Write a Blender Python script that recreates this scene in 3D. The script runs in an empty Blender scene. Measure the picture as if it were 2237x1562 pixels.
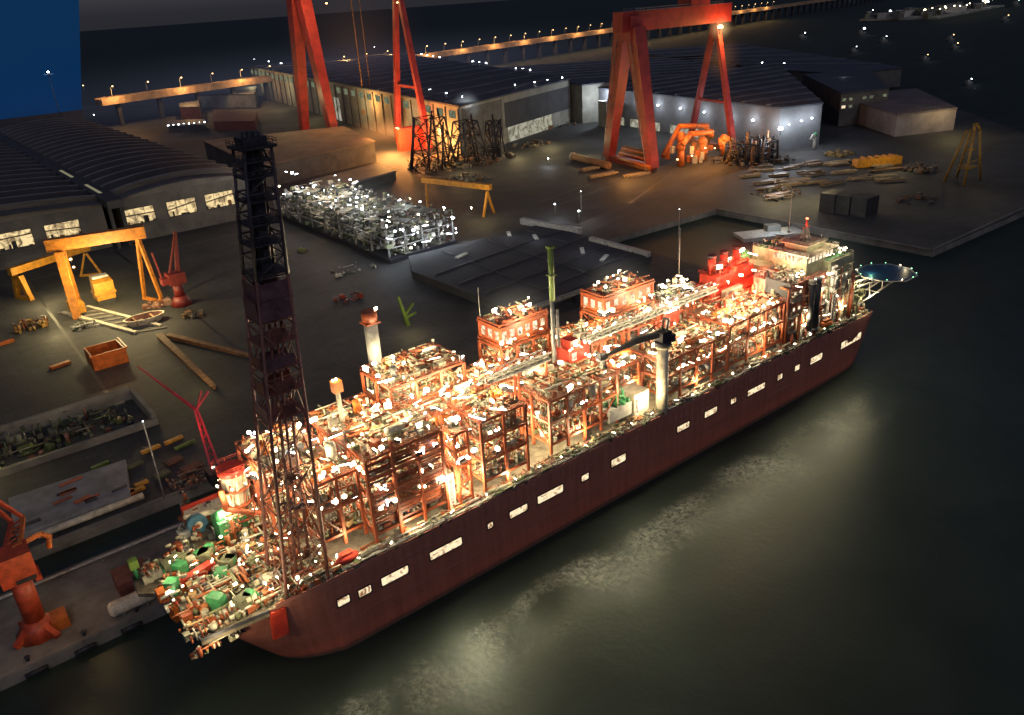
import bpy, math, random
from mathutils import Vector, Matrix

SC = bpy.context.scene
COL = SC.collection
PI = math.pi
rnd = random.Random(7)
SKY, FILL = 0.0145, 0.24

# ---------------------------------------------------------------- camera survey
# world: X along the ship (its lattice-tower end to its accommodation end), Y from the ship towards the yard, Z above the water
CAM = Vector((-62.61, -174.70, 170.0))
CR = Vector((0.78104, -0.62168, -0.05909)).normalized()
CF = Vector((0.548, 0.72768, -0.41254)).normalized()
CU = CR.cross(CF).normalized()
FPX, PX, PY = 1765.0, 1118.5, 781.0

def ray(x, y): return CF + CR * ((x - PX) / FPX) - CU * ((y - PY) / FPX)
def g(x, y, z=4.0):
    r = ray(x, y); t = (z - CAM.z) / r.z
    return CAM + r * t
def onv(x, y, v):
    r = ray(x, y); t = (v - CAM.y) / r.y
    return CAM + r * t
def hz(u, v, py):
    """height of the point above (u, v) that stands at survey row py"""
    k = (PY - py) / FPX
    d = Vector((u - CAM.x, v - CAM.y, 0))
    a0, b0 = d.dot(CU), d.dot(CF)
    return CAM.z + (a0 - k * b0) / (k * CF.z - CU.z)

cam = bpy.data.cameras.new("camera"); co = bpy.data.objects.new("camera", cam); COL.objects.link(co)
M = Matrix((CR, CU, -CF)).transposed().to_4x4(); M.translation = CAM
co.matrix_world = M
cam.sensor_width = 36; cam.lens = FPX / 2237 * 36; cam.clip_start = 1; cam.clip_end = 40000
SC.camera = co

# ---------------------------------------------------------------- materials
def new_mat(name):
    m = bpy.data.materials.new(name); m.use_nodes = True
    nt = m.node_tree; nt.nodes.clear()
    out = nt.nodes.new("ShaderNodeOutputMaterial")
    return m, nt, out

def paint(name, c, rough=.6, metal=0.0, grime=.45, scale=.25, isl=.0, bump=.0, c2=None):
    """painted or bare surface: base colour broken up by two scales of grime, optional per-piece variation"""
    m, nt, out = new_mat(name); N = nt.nodes; L = nt.links
    b = N.new("ShaderNodeBsdfPrincipled"); L.new(b.outputs[0], out.inputs[0])
    b.inputs["Roughness"].default_value = rough; b.inputs["Metallic"].default_value = metal
    geo = N.new("ShaderNodeNewGeometry")
    n1 = N.new("ShaderNodeTexNoise"); n1.inputs["Scale"].default_value = scale; n1.inputs["Detail"].default_value = 8; n1.inputs["Roughness"].default_value = .7
    L.new(geo.outputs["Position"], n1.inputs["Vector"])
    r = N.new("ShaderNodeValToRGB"); e = r.color_ramp.elements
    d = c2 or tuple(x * (1 - grime) * .8 for x in c)
    e[0].position = .34; e[0].color = (*d, 1)
    e[1].position = .62; e[1].color = (*c, 1)
    L.new(n1.outputs["Fac"], r.inputs[0])
    col = r.outputs[0]
    if isl > 0:
        hs = N.new("ShaderNodeHueSaturation")
        mr = N.new("ShaderNodeMapRange"); mr.inputs[3].default_value = 1 - isl; mr.inputs[4].default_value = 1 + isl
        L.new(geo.outputs["Random Per Island"], mr.inputs[0]); L.new(mr.outputs[0], hs.inputs["Value"]); L.new(col, hs.inputs["Color"])
        col = hs.outputs[0]
    L.new(col, b.inputs["Base Color"])
    if bump:
        n2 = N.new("ShaderNodeTexNoise"); n2.inputs["Scale"].default_value = scale * 6; n2.inputs["Detail"].default_value = 6
        L.new(geo.outputs["Position"], n2.inputs["Vector"])
        bp = N.new("ShaderNodeBump"); bp.inputs["Strength"].default_value = bump; bp.inputs["Distance"].default_value = .5
        L.new(n2.outputs["Fac"], bp.inputs["Height"]); L.new(bp.outputs[0], b.inputs["Normal"])
    return m

def clutter_mat(name, cols, rough=.5):
    """small fittings: each loose piece takes one of several paint colours"""
    m, nt, out = new_mat(name); N = nt.nodes; L = nt.links
    b = N.new("ShaderNodeBsdfPrincipled"); L.new(b.outputs[0], out.inputs[0]); b.inputs["Roughness"].default_value = rough
    geo = N.new("ShaderNodeNewGeometry"); r = N.new("ShaderNodeValToRGB"); r.color_ramp.interpolation = 'CONSTANT'
    e = r.color_ramp.elements
    while len(e) < len(cols): e.new(.5)
    for i, c in enumerate(cols): e[i].position = i / len(cols); e[i].color = (*c, 1)
    L.new(geo.outputs["Random Per Island"], r.inputs[0])
    n1 = N.new("ShaderNodeTexNoise"); n1.inputs["Scale"].default_value = .9; n1.inputs["Detail"].default_value = 6
    L.new(geo.outputs["Position"], n1.inputs["Vector"])
    mx = N.new("ShaderNodeMix"); mx.data_type = 'RGBA'; mx.blend_type = 'MULTIPLY'; mx.inputs[0].default_value = .75
    L.new(r.outputs[0], mx.inputs[6]); L.new(n1.outputs["Fac"], mx.inputs[7]); L.new(mx.outputs[2], b.inputs["Base Color"])
    return m

def glow(name, c, s):
    m, nt, out = new_mat(name)
    e = nt.nodes.new("ShaderNodeEmission"); e.inputs[0].default_value = (*c, 1); e.inputs[1].default_value = s
    nt.links.new(e.outputs[0], out.inputs[0])
    m.cycles.emission_sampling = 'NONE'
    return m

def lit_pane(name, ca, cb, s, scale, thr=.5):
    """window or port that shows a lamp-lit, cluttered interior"""
    m, nt, out = new_mat(name); N = nt.nodes; L = nt.links
    geo = N.new("ShaderNodeNewGeometry")
    n1 = N.new("ShaderNodeTexNoise"); n1.inputs["Scale"].default_value = scale; n1.inputs["Detail"].default_value = 5; n1.inputs["Distortion"].default_value = 1.2
    L.new(geo.outputs["Position"], n1.inputs["Vector"])
    r = N.new("ShaderNodeValToRGB"); e = r.color_ramp.elements
    e[0].position = thr - .12; e[0].color = (*cb, 1); e[1].position = thr + .06; e[1].color = (*ca, 1)
    L.new(n1.outputs["Fac"], r.inputs[0])
    em = N.new("ShaderNodeEmission"); em.inputs[1].default_value = s
    L.new(r.outputs[0], em.inputs[0]); L.new(em.outputs[0], out.inputs[0])
    m.cycles.emission_sampling = 'NONE'
    return m

RED = paint("red_oxide_steel", (.40, .088, .033), .5, 0, .5, .35, .25)
REDB = paint("bright_red_paint", (.52, .045, .025), .45, 0, .4, .3, .1)
GANTRY = paint("gantry_red", (.33, .036, .034), .5, 0, .35, .08)
AMBER = paint("amber_paint", (.58, .2, .02), .5, 0, .45, .35, .15)
ORANGE = paint("orange_paint", (.55, .14, .02), .5, 0, .4, .4, .15)
YEL = paint("yellow_paint", (.62, .27, .02), .5, 0, .4, .3, .1)
CREAM = paint("cream_paint", (.72, .64, .48), .5, 0, .45, .4, .2)
GREY = paint("grey_steel", (.26, .26, .25), .5, .2, .45, .4, .3)
LGREY = paint("light_grey_steel", (.48, .47, .44), .5, .1, .4, .4, .2)
DARK = paint("dark_steel", (.035, .035, .045), .55, .3, .4, .5, .3)
TOWER = paint("tower_steel", (.2, .08, .065), .55, .2, .4, .4, .2)
BROWN = paint("rusty_panel", (.16, .05, .04), .7, 0, .6, .3, .3)
GREEN = paint("green_paint", (.05, .26, .10), .5, 0, .45, .5, .2)
LIME = paint("lime_paint", (.10, .17, .03), .5, 0, .35, .4)
OLIVE = paint("olive_deck", (.12, .13, .07), .7, 0, .5, .4, .3)
BLUE = paint("blue_paint", (.06, .17, .26), .45, 0, .4, .4)
DECK = paint("deck_plate", (.5, .43, .32), .7, 0, .55, .35, .1)
DECKR = paint("red_deck_plate", (.33, .15, .09), .7, 0, .55, .35, .1)
GRATE = paint("grating", (.36, .29, .2), .7, .2, .6, .8, .3)
HULL = paint("hull_oxide", (.36, .14, .105), .7, 0, .3, .04)
def hull_mat():
    m, nt, out = new_mat("hull_plating"); N = nt.nodes; L = nt.links
    b = N.new("ShaderNodeBsdfPrincipled"); L.new(b.outputs[0], out.inputs[0]); b.inputs["Roughness"].default_value = .62
    geo = N.new("ShaderNodeNewGeometry"); sx = N.new("ShaderNodeSeparateXYZ"); L.new(geo.outputs["Position"], sx.inputs[0])
    r = N.new("ShaderNodeValToRGB"); mr = N.new("ShaderNodeMapRange"); mr.inputs[2].default_value = 26; L.new(sx.outputs[2], mr.inputs[0]); L.new(mr.outputs[0], r.inputs[0])
    e = r.color_ramp.elements; e[0].position = .0; e[0].color = (.10, .075, .05, 1); e[1].position = 1; e[1].color = (.33, .125, .09, 1)
    e.new(.05).color = (.2, .07, .045, 1); e.new(.09).color = (.46, .12, .07, 1); e.new(.3).color = (.38, .12, .08, 1)
    cb = N.new("ShaderNodeCombineXYZ"); L.new(sx.outputs[0], cb.inputs[0]); L.new(sx.outputs[2], cb.inputs[1])
    br = N.new("ShaderNodeTexBrick"); br.inputs["Scale"].default_value = .12; br.inputs["Mortar Size"].default_value = .008; br.inputs["Brick Width"].default_value = 1.4; br.inputs["Row Height"].default_value = .34
    br.inputs["Color1"].default_value = (1, 1, 1, 1); br.inputs["Color2"].default_value = (.86, .86, .86, 1); br.inputs["Mortar"].default_value = (.5, .5, .5, 1); L.new(cb.outputs[0], br.inputs["Vector"])
    mp = N.new("ShaderNodeMapping"); mp.inputs["Scale"].default_value = (.5, .5, .035); L.new(geo.outputs["Position"], mp.inputs["Vector"])
    n1 = N.new("ShaderNodeTexNoise"); n1.inputs["Scale"].default_value = 1.0; n1.inputs["Detail"].default_value = 7; L.new(mp.outputs[0], n1.inputs["Vector"])
    r2 = N.new("ShaderNodeValToRGB"); e2 = r2.color_ramp.elements; e2[0].position = .36; e2[0].color = (.5, .46, .42, 1); e2[1].position = .62; e2[1].color = (1, 1, 1, 1); L.new(n1.outputs["Fac"], r2.inputs[0])
    m1 = N.new("ShaderNodeMix"); m1.data_type = 'RGBA'; m1.blend_type = 'MULTIPLY'; m1.inputs[0].default_value = .7; L.new(r.outputs[0], m1.inputs[6]); L.new(br.outputs[0], m1.inputs[7])
    m2 = N.new("ShaderNodeMix"); m2.data_type = 'RGBA'; m2.blend_type = 'MULTIPLY'; m2.inputs[0].default_value = .4; L.new(m1.outputs[2], m2.inputs[6]); L.new(r2.outputs[0], m2.inputs[7])
    L.new(m2.outputs[2], b.inputs["Base Color"])
    bp = N.new("ShaderNodeBump"); bp.inputs["Strength"].default_value = .3; bp.inputs["Distance"].default_value = .3; L.new(br.outputs["Fac"], bp.inputs["Height"]); L.new(bp.outputs[0], b.inputs["Normal"])
    return m
HULLP = hull_mat()
ROOF = paint("shed_roof", (.13, .125, .13), .6, .1, .3, .05, .1)
ROOFB = paint("flat_brown_roof", (.2, .15, .115), .8, 0, .3, .05)
ROOFN = paint("navy_roof", (.05, .06, .085), .7, 0, .3, .02)
WALL = paint("shed_wall", (.12, .115, .11), .8, 0, .35, .08)
WALLP = paint("pale_wall", (.27, .27, .24), .8, 0, .3, .06)
WALLD = paint("dark_wall", (.05, .052, .06), .8, 0, .3, .06)
CONC = paint("weathered_concrete", (.2, .185, .165), .9, 0, .5, .06, .1)
PLANK = paint("timber", (.34, .25, .14), .8, 0, .5, .5, .4)
RUSTB = paint("brown_beam", (.3, .15, .06), .7, 0, .5, .3, .3)
TOPS = clutter_mat("deck_fittings", [(.42, .11, .035), (.76, .69, .5), (.4, .09, .03), (.3, .28, .2), (.68, .62, .44), (.5, .15, .04), (.12, .11, .07), (.8, .76, .64), (.34, .08, .03), (.2, .21, .1), (.64, .4, .18), (.44, .1, .035), (.7, .65, .5), (.42, .12, .05), (.5, .46, .34)])
TOPG = clutter_mat("pale_fittings", [(.7, .68, .6), (.16, .16, .15), (.4, .4, .36), (.1, .12, .07), (.8, .78, .7), (.2, .2, .2), (.3, .33, .2), (.06, .06, .06)])
YARD = clutter_mat("yard_stores", [(.1, .095, .085), (.2, .17, .13), (.07, .07, .07), (.3, .27, .22), (.14, .08, .05), (.25, .14, .06)])
DOCKM = clutter_mat("dock_machinery", [(.04, .05, .03), (.1, .13, .05), (.06, .06, .06), (.2, .2, .16), (.16, .06, .05)])

LAMPW = glow("warm_lens", (1, .80, .50), 16)
LAMPC = glow("cool_lens", (.88, .95, 1.0), 16)
LAMPO = glow("orange_lens", (1, .5, .14), 18)
LAMPR = glow("red_lens", (1, .16, .07), 10)
LAMPG = glow("green_lens", (.35, 1, .55), 4)
LAMPS = glow("sodium_lens", (1, .62, .25), 7)
PORTM = lit_pane("lit_port", (1, .8, .5), (.25, .11, .05), 1.15, .42, .46)
WINY = lit_pane("lit_window", (.9, .68, .34), (.22, .15, .08), 1.15, .16, .5)
WINW = lit_pane("lit_cabin_window", (1, .85, .6), (.45, .25, .12), 1.3, .55, .5)
WING = lit_pane("pale_green_window", (.30, .34, .2), (.12, .14, .1), .6, .2, .5)
DOORW = lit_pane("lit_doorway", (.75, .72, .56), (.28, .26, .18), .55, .12, .5)

# ---------------------------------------------------------------- mesh builder
class MB:
    def __init__(self, *mats):
        self.v = []; self.f = []; self.mi = []; self.sm = []; self.mats = list(mats)
    def _f(self, idx, m, s=False): self.f.append(idx); self.mi.append(m); self.sm.append(s)
    def hexa(self, p, m=0):
        n = len(self.v); self.v += [tuple(q) for q in p]
        for q in ((0, 3, 2, 1), (4, 5, 6, 7), (0, 1, 5, 4), (1, 2, 6, 5), (2, 3, 7, 6), (3, 0, 4, 7)): self._f(tuple(n + i for i in q), m)
    def box(self, x0, x1, y0, y1, z0, z1, m=0):
        self.hexa([(x0, y0, z0), (x1, y0, z0), (x1, y1, z0), (x0, y1, z0), (x0, y0, z1), (x1, y0, z1), (x1, y1, z1), (x0, y1, z1)], m)
    def cbox(self, c, s, rz=0, m=0, tilt=0):
        x, y, z = s[0] / 2, s[1] / 2, s[2] / 2
        R = Matrix.Rotation(rz, 3, 'Z') @ Matrix.Rotation(tilt, 3, 'Y'); c = Vector(c)
        self.hexa([c + R @ Vector(q) for q in ((-x, -y, -z), (x, -y, -z), (x, y, -z), (-x, y, -z), (-x, -y, z), (x, -y, z), (x, y, z), (-x, y, z))], m)
    def beam(self, p, q, w, h=None, m=0, w2=None, h2=None):
        h = h or w; w2 = w2 or w; h2 = h2 or (h * w2 / w)
        p = Vector(p); q = Vector(q); d = (q - p)
        if d.length < 1e-5: return
        d.normalize()
        s = d.cross(Vector((0, 0, 1)))
        if s.length < .05: s = Vector((1, 0, 0))
        s.normalize(); t = s.cross(d)
        self.hexa([p - s * w / 2 - t * h / 2, p + s * w / 2 - t * h / 2, p + s * w / 2 + t * h / 2, p - s * w / 2 + t * h / 2,
                   q - s * w2 / 2 - t * h2 / 2, q + s * w2 / 2 - t * h2 / 2, q + s * w2 / 2 + t * h2 / 2, q - s * w2 / 2 + t * h2 / 2], m)
    def tube(self, p, q, r, n=8, m=0, r2=None, caps=True):
        r2 = r if r2 is None else r2
        p = Vector(p); q = Vector(q); d = q - p
        if d.length < 1e-5: return
        d.normalize(); s = d.orthogonal().normalized(); t = d.cross(s)
        k = len(self.v)
        for (c, rr) in ((p, r), (q, r2)):
            for i in range(n):
                a = 2 * PI * i / n; self.v.append(tuple(c + s * (rr * math.cos(a)) + t * (rr * math.sin(a))))
        for i in range(n):
            j = (i + 1) % n; self._f((k + i, k + j, k + n + j, k + n + i), m, True)
        if caps:
            self._f(tuple(k + n - 1 - i for i in range(n)), m); self._f(tuple(k + n + i for i in range(n)), m)
    def path(self, pts, r, n=6, m=0):
        for a, b in zip(pts, pts[1:]): self.tube(a, b, r, n, m)
        for b in pts[1:-1]: self.ball(b, r * 1.02, m, 6, 4)
    def ball(self, c, r, m=0, n=8, k=5, sx=1, sy=1, sz=1):
        c = Vector(c); b = len(self.v)
        self.v.append(tuple(c + Vector((0, 0, -r * sz))))
        for i in range(1, k):
            th = -PI / 2 + PI * i / k
            for j in range(n):
                a = 2 * PI * j / n
                self.v.append(tuple(c + Vector((r * sx * math.cos(th) * math.cos(a), r * sy * math.cos(th) * math.sin(a), r * sz * math.sin(th)))))
        self.v.append(tuple(c + Vector((0, 0, r * sz)))); top = len(self.v) - 1
        for j in range(n):
            self._f((b, b + 1 + (j + 1) % n, b + 1 + j), m, True)
            for i in range(k - 2):
                o = b + 1 + i * n
                self._f((o + j, o + (j + 1) % n, o + n + (j + 1) % n, o + n + j), m, True)
            o = b + 1 + (k - 2) * n
            self._f((o + j, o + (j + 1) % n, top), m, True)
    def vessel(self, p, q, r, m=0, n=12):
        """cylinder with domed ends"""
        p = Vector(p); q = Vector(q); d = (q - p).normalized()
        self.tube(p, q, r, n, m, caps=False)
        for c, s in ((p, -1), (q, 1)):
            self.tube(c, c + d * (s * r * .35), r, n, m, r2=r * .72, caps=False)
            self.tube(c + d * (s * r * .35), c + d * (s * r * .5), r * .72, n, m, r2=.02, caps=False)
    def prism(self, poly, z0, z1, m=0, mtop=None):
        n = len(poly); k = len(self.v)
        self.v += [(p[0], p[1], z0) for p in poly] + [(p[0], p[1], z1) for p in poly]
        self._f(tuple(k + n - 1 - i for i in range(n)), m); self._f(tuple(k + n + i for i in range(n)), m if mtop is None else mtop)
        for i in range(n):
            j = (i + 1) % n; self._f((k + i, k + j, k + n + j, k + n + i), m)
    def poly(self, pts, m=0):
        k = len(self.v); self.v += [tuple(p) for p in pts]; self._f(tuple(range(k, k + len(pts))), m)
    def mesh(self, name, off=(0, 0, 0)):
        me = bpy.data.meshes.new(name)
        o = Vector(off)
        me.from_pydata([tuple(Vector(p) - o) for p in self.v], [], self.f)
        for m in self.mats: me.materials.append(m)
        me.polygons.foreach_set("material_index", self.mi); me.polygons.foreach_set("use_smooth", self.sm)
        me.update()
        return me

def meta(o, label=None, cat=None, group=None, kind=None):
    if label: o["label"] = label
    if cat: o["category"] = cat
    if group: o["group"] = group
    if kind: o["kind"] = kind
    return o

def thing(name, label, cat, loc, group=None):
    o = bpy.data.objects.new(name, None); COL.objects.link(o); o.location = loc
    o.empty_display_size = 1
    return meta(o, label, cat, group)

def wpos(o):
    p = Vector(o.location)
    while o.parent is not None: o = o.parent; p += Vector(o.location)
    return p

def part(name, mb, parent, kind=None, label=None):
    """mesh given in world coordinates, stored relative to its thing"""
    o = bpy.data.objects.new(name, mb.mesh(name, wpos(parent))); COL.objects.link(o); o.parent = parent
    return meta(o, label, None, None, kind)

def solo(name, mb, label, cat, loc, group=None, kind=None):
    o = bpy.data.objects.new(name, mb.mesh(name, loc)); COL.objects.link(o); o.location = loc
    return meta(o, label, cat, group, kind)

def struct(name, mb):
    o = bpy.data.objects.new(name, mb.mesh(name)); COL.objects.link(o); o["kind"] = "structure"; return o

# ---------------------------------------------------------------- lamps
def lamp_mesh(mat, post=1.2, r=.5):
    b = MB(DARK, mat)
    b.tube((0, 0, -post), (0, 0, -r * .6), .09, 5, 0)
    b.cbox((0, .0, -r * .45), (r * 1.5, r * 1.5, r * .5), 0, 0)
    b.ball((0, 0, r * .25), r, 1, 8, 6, 1, 1, .85)
    return b.mesh("floodlight")
def panel_mesh(mat):
    b = MB(DARK, mat); b.tube((0, 0, -1.4), (0, 0, -.2), .08, 5, 0); b.cbox((0, .12, 0), (1.5, .3, .8), 0, 0); b.cbox((0, -.08, 0), (1.36, .12, .66), 0, 1); b.cbox((0, 0, .47), (1.3, .5, .1), 0, 1); return b.mesh("floodlight")
def strip_mesh(mat):
    b = MB(DARK, mat); b.cbox((0, 0, .2), (2.6, .3, .14), 0, 0); b.cbox((0, 0, 0), (2.4, .26, .24), 0, 1); b.tube((-1, 0, -1.0), (-1, 0, .1), .06, 4, 0); b.tube((1, 0, -1.0), (1, 0, .1), .06, 4, 0); return b.mesh("floodlight")
def twin_mesh(mat):
    b = MB(DARK, mat); b.tube((0, 0, -1.4), (0, 0, .3), .09, 5, 0); b.cbox((0, 0, .3), (1.5, .12, .12), 0, 0); b.ball((-.6, 0, .1), .36, 1, 7, 5); b.ball((.62, -.1, .0), .42, 1, 7, 5); return b.mesh("floodlight")
LV = {}
for k_, m_ in (("w", LAMPW), ("c", LAMPC)): LV[k_] = [lamp_mesh(m_), panel_mesh(m_), panel_mesh(m_), strip_mesh(m_), twin_mesh(m_)]
LM = {"w": LV["w"][0], "c": LV["c"][0], "o": lamp_mesh(LAMPO), "r": lamp_mesh(LAMPR), "g": lamp_mesh(LAMPG), "s": lamp_mesh(LAMPS)}
LC = {"w": (1, .80, .46), "c": (.86, .93, 1), "o": (1, .42, .10), "r": (1, .12, .05), "g": (.4, 1, .6), "s": (1, .55, .2), "y": (1, .78, .36)}
LD = {}
def light(p, c, power, parent=None, rad=.6):
    key = (c, round(power), rad)
    if key not in LD:
        l = bpy.data.lights.new("lamp_light", 'POINT'); l.color = LC[c]; l.energy = power; l.shadow_soft_size = rad; LD[key] = l
    o = bpy.data.objects.new("lamp_light", LD[key]); COL.objects.link(o)
    if parent is not None: o.parent = parent; o.location = Vector(p) - wpos(parent)
    else: o.location = p
    return o
def haze(lab, p, rad, col, peak):
    """stand-in for lamp-lit mist: soft volume that glows by itself, densest in the middle"""
    m, nt, out = new_mat("self_lit_mist"); N = nt.nodes; L = nt.links
    tc_ = N.new("ShaderNodeTexCoord"); ln = N.new("ShaderNodeVectorMath"); ln.operation = 'LENGTH'; L.new(tc_.outputs["Object"], ln.inputs[0])
    mr = N.new("ShaderNodeMapRange"); mr.inputs[1].default_value = 1; mr.inputs[2].default_value = 0; L.new(ln.outputs["Value"], mr.inputs[0])
    pw = N.new("ShaderNodeMath"); pw.operation = 'POWER'; pw.inputs[1].default_value = 2.4; L.new(mr.outputs[0], pw.inputs[0])
    ml = N.new("ShaderNodeMath"); ml.operation = 'MULTIPLY'; ml.inputs[1].default_value = peak / (.6 * min(rad)); L.new(pw.outputs[0], ml.inputs[0])
    em = N.new("ShaderNodeEmission"); em.inputs[0].default_value = (*col, 1); L.new(ml.outputs[0], em.inputs[1]); L.new(em.outputs[0], out.inputs["Volume"])
    b = MB(m); b.ball((0, 0, 0), 1, 0, 20, 12)
    o = bpy.data.objects.new("lamp_haze", b.mesh("lamp_haze")); COL.objects.link(o); o.location = p; o.scale = rad
    return meta(o, lab, "haze", None, "stuff")
def flood(p, parent, c="w", s=1.0, power=0, name="floodlight"):
    o = bpy.data.objects.new(name, rnd.choice(LV[c]) if (name == "floodlight" and c in LV and s < 2.2) else LM[c]); COL.objects.link(o); o.parent = parent
    o.location = Vector(p) - wpos(parent); o.scale = (s * rnd.uniform(.75, 1.25), s * rnd.uniform(.75, 1.25), s); o.rotation_euler = (0, 0, rnd.random() * 6)
    if power: light(Vector(p) + Vector((0, 0, s * .9 + .4)), c, power, parent)
    return o
# ================================================================ SETTING
def water_mat():
    m, nt, out = new_mat("harbour_water"); N = nt.nodes; L = nt.links
    b = N.new("ShaderNodeBsdfPrincipled"); L.new(b.outputs[0], out.inputs[0])
    geo = N.new("ShaderNodeNewGeometry")
    n0 = N.new("ShaderNodeTexNoise"); n0.inputs["Scale"].default_value = .035; n0.inputs["Detail"].default_value = 6; n0.inputs["Roughness"].default_value = .6; n0.inputs["Distortion"].default_value = .6
    L.new(geo.outputs["Position"], n0.inputs["Vector"])
    r = N.new("ShaderNodeValToRGB"); e = r.color_ramp.elements
    e[0].position = .3; e[0].color = (.014, .022, .018, 1); e[1].position = .75; e[1].color = (.026, .038, .03, 1)
    L.new(n0.outputs["Fac"], r.inputs[0]); L.new(r.outputs[0], b.inputs["Base Color"])
    b.inputs["Specular Tint"].default_value = (.70, .96, 1, 1); b.inputs["Roughness"].default_value = .29; b.inputs["IOR"].default_value = 1.52
    # calm dock water near, ruffled and dull farther out
    dv = N.new("ShaderNodeVectorMath"); dv.operation = 'DISTANCE'; dv.inputs[1].default_value = (90, -20, 0); L.new(geo.outputs["Position"], dv.inputs[0])
    n3 = N.new("ShaderNodeTexNoise"); n3.inputs["Scale"].default_value = .02; n3.inputs["Detail"].default_value = 5; n3.inputs["Distortion"].default_value = 1.5; L.new(geo.outputs["Position"], n3.inputs["Vector"])
    rr = N.new("ShaderNodeMapRange"); rr.inputs[1].default_value = 190; rr.inputs[2].default_value = 420; rr.inputs[3].default_value = .31; rr.inputs[4].default_value = .75; L.new(dv.outputs["Value"], rr.inputs[0])
    rn = N.new("ShaderNodeMath"); rn.operation = 'MULTIPLY_ADD'; rn.inputs[1].default_value = .12; L.new(n3.outputs["Fac"], rn.inputs[0]); L.new(rr.outputs[0], rn.inputs[2]); 
    # reflected-light streak beside the hull painted pale into base colour, plus rougher ripples
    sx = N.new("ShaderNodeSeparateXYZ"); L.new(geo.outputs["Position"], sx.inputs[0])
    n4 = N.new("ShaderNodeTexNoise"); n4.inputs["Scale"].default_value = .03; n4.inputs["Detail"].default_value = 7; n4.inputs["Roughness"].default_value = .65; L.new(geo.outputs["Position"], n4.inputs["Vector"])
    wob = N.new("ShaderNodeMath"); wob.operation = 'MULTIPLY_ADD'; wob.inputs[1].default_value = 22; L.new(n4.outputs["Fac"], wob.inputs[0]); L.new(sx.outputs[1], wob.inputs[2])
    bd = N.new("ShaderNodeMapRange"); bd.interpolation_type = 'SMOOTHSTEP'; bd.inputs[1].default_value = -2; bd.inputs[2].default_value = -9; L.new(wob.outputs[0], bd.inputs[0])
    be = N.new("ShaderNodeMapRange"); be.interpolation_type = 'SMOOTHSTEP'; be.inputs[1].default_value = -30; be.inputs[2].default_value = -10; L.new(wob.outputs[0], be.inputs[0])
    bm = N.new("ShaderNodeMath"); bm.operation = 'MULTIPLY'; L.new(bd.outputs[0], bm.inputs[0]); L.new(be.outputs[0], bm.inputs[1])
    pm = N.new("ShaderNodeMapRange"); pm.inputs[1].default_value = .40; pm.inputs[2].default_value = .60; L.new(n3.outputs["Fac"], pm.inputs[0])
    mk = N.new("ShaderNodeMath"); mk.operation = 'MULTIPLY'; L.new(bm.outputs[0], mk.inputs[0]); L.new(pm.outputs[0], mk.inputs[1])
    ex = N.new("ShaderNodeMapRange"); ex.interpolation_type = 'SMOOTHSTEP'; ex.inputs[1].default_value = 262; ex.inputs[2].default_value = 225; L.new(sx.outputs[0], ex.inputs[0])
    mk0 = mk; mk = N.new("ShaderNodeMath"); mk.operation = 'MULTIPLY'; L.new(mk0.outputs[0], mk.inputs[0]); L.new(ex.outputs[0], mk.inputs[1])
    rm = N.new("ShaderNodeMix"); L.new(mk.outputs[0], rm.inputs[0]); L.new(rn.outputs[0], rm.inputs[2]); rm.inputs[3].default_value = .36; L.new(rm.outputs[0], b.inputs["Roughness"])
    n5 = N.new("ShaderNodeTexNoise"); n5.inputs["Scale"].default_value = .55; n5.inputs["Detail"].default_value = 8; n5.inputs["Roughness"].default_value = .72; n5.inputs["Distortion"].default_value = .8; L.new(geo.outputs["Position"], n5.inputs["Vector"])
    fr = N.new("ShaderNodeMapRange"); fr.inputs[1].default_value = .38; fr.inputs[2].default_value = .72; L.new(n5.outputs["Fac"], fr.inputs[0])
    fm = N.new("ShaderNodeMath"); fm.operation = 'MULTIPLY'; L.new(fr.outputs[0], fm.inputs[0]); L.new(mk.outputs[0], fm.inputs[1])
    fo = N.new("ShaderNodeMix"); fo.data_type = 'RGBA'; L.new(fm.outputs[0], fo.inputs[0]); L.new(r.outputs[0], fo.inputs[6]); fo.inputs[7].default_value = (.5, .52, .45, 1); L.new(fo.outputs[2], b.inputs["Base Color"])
    bs = N.new("ShaderNodeMapRange"); bs.inputs[3].default_value = .12; bs.inputs[4].default_value = .45; L.new(mk.outputs[0], bs.inputs[0])
    sp_ = N.new("ShaderNodeMapRange"); sp_.inputs[1].default_value = 190; sp_.inputs[2].default_value = 400; sp_.inputs[3].default_value = .5; sp_.inputs[4].default_value = .34; L.new(dv.outputs["Value"], sp_.inputs[0]); L.new(sp_.outputs[0], b.inputs["Specular IOR Level"])
    n1 = N.new("ShaderNodeTexNoise"); n1.inputs["Scale"].default_value = .5; n1.inputs["Detail"].default_value = 5
    L.new(geo.outputs["Position"], n1.inputs["Vector"])
    n2 = N.new("ShaderNodeTexNoise"); n2.inputs["Scale"].default_value = .07; n2.inputs["Detail"].default_value = 3
    L.new(geo.outputs["Position"], n2.inputs["Vector"])
    ad = N.new("ShaderNodeMath"); ad.operation = 'MULTIPLY_ADD'; ad.inputs[1].default_value = 2.2
    L.new(n2.outputs["Fac"], ad.inputs[0]); L.new(n1.outputs["Fac"], ad.inputs[2])
    bp = N.new("ShaderNodeBump"); bp.inputs["Distance"].default_value = .8
    L.new(bs.outputs[0], bp.inputs["Strength"]); L.new(ad.outputs[0], bp.inputs["Height"]); L.new(bp.outputs[0], b.inputs["Normal"])
    return m

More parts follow.
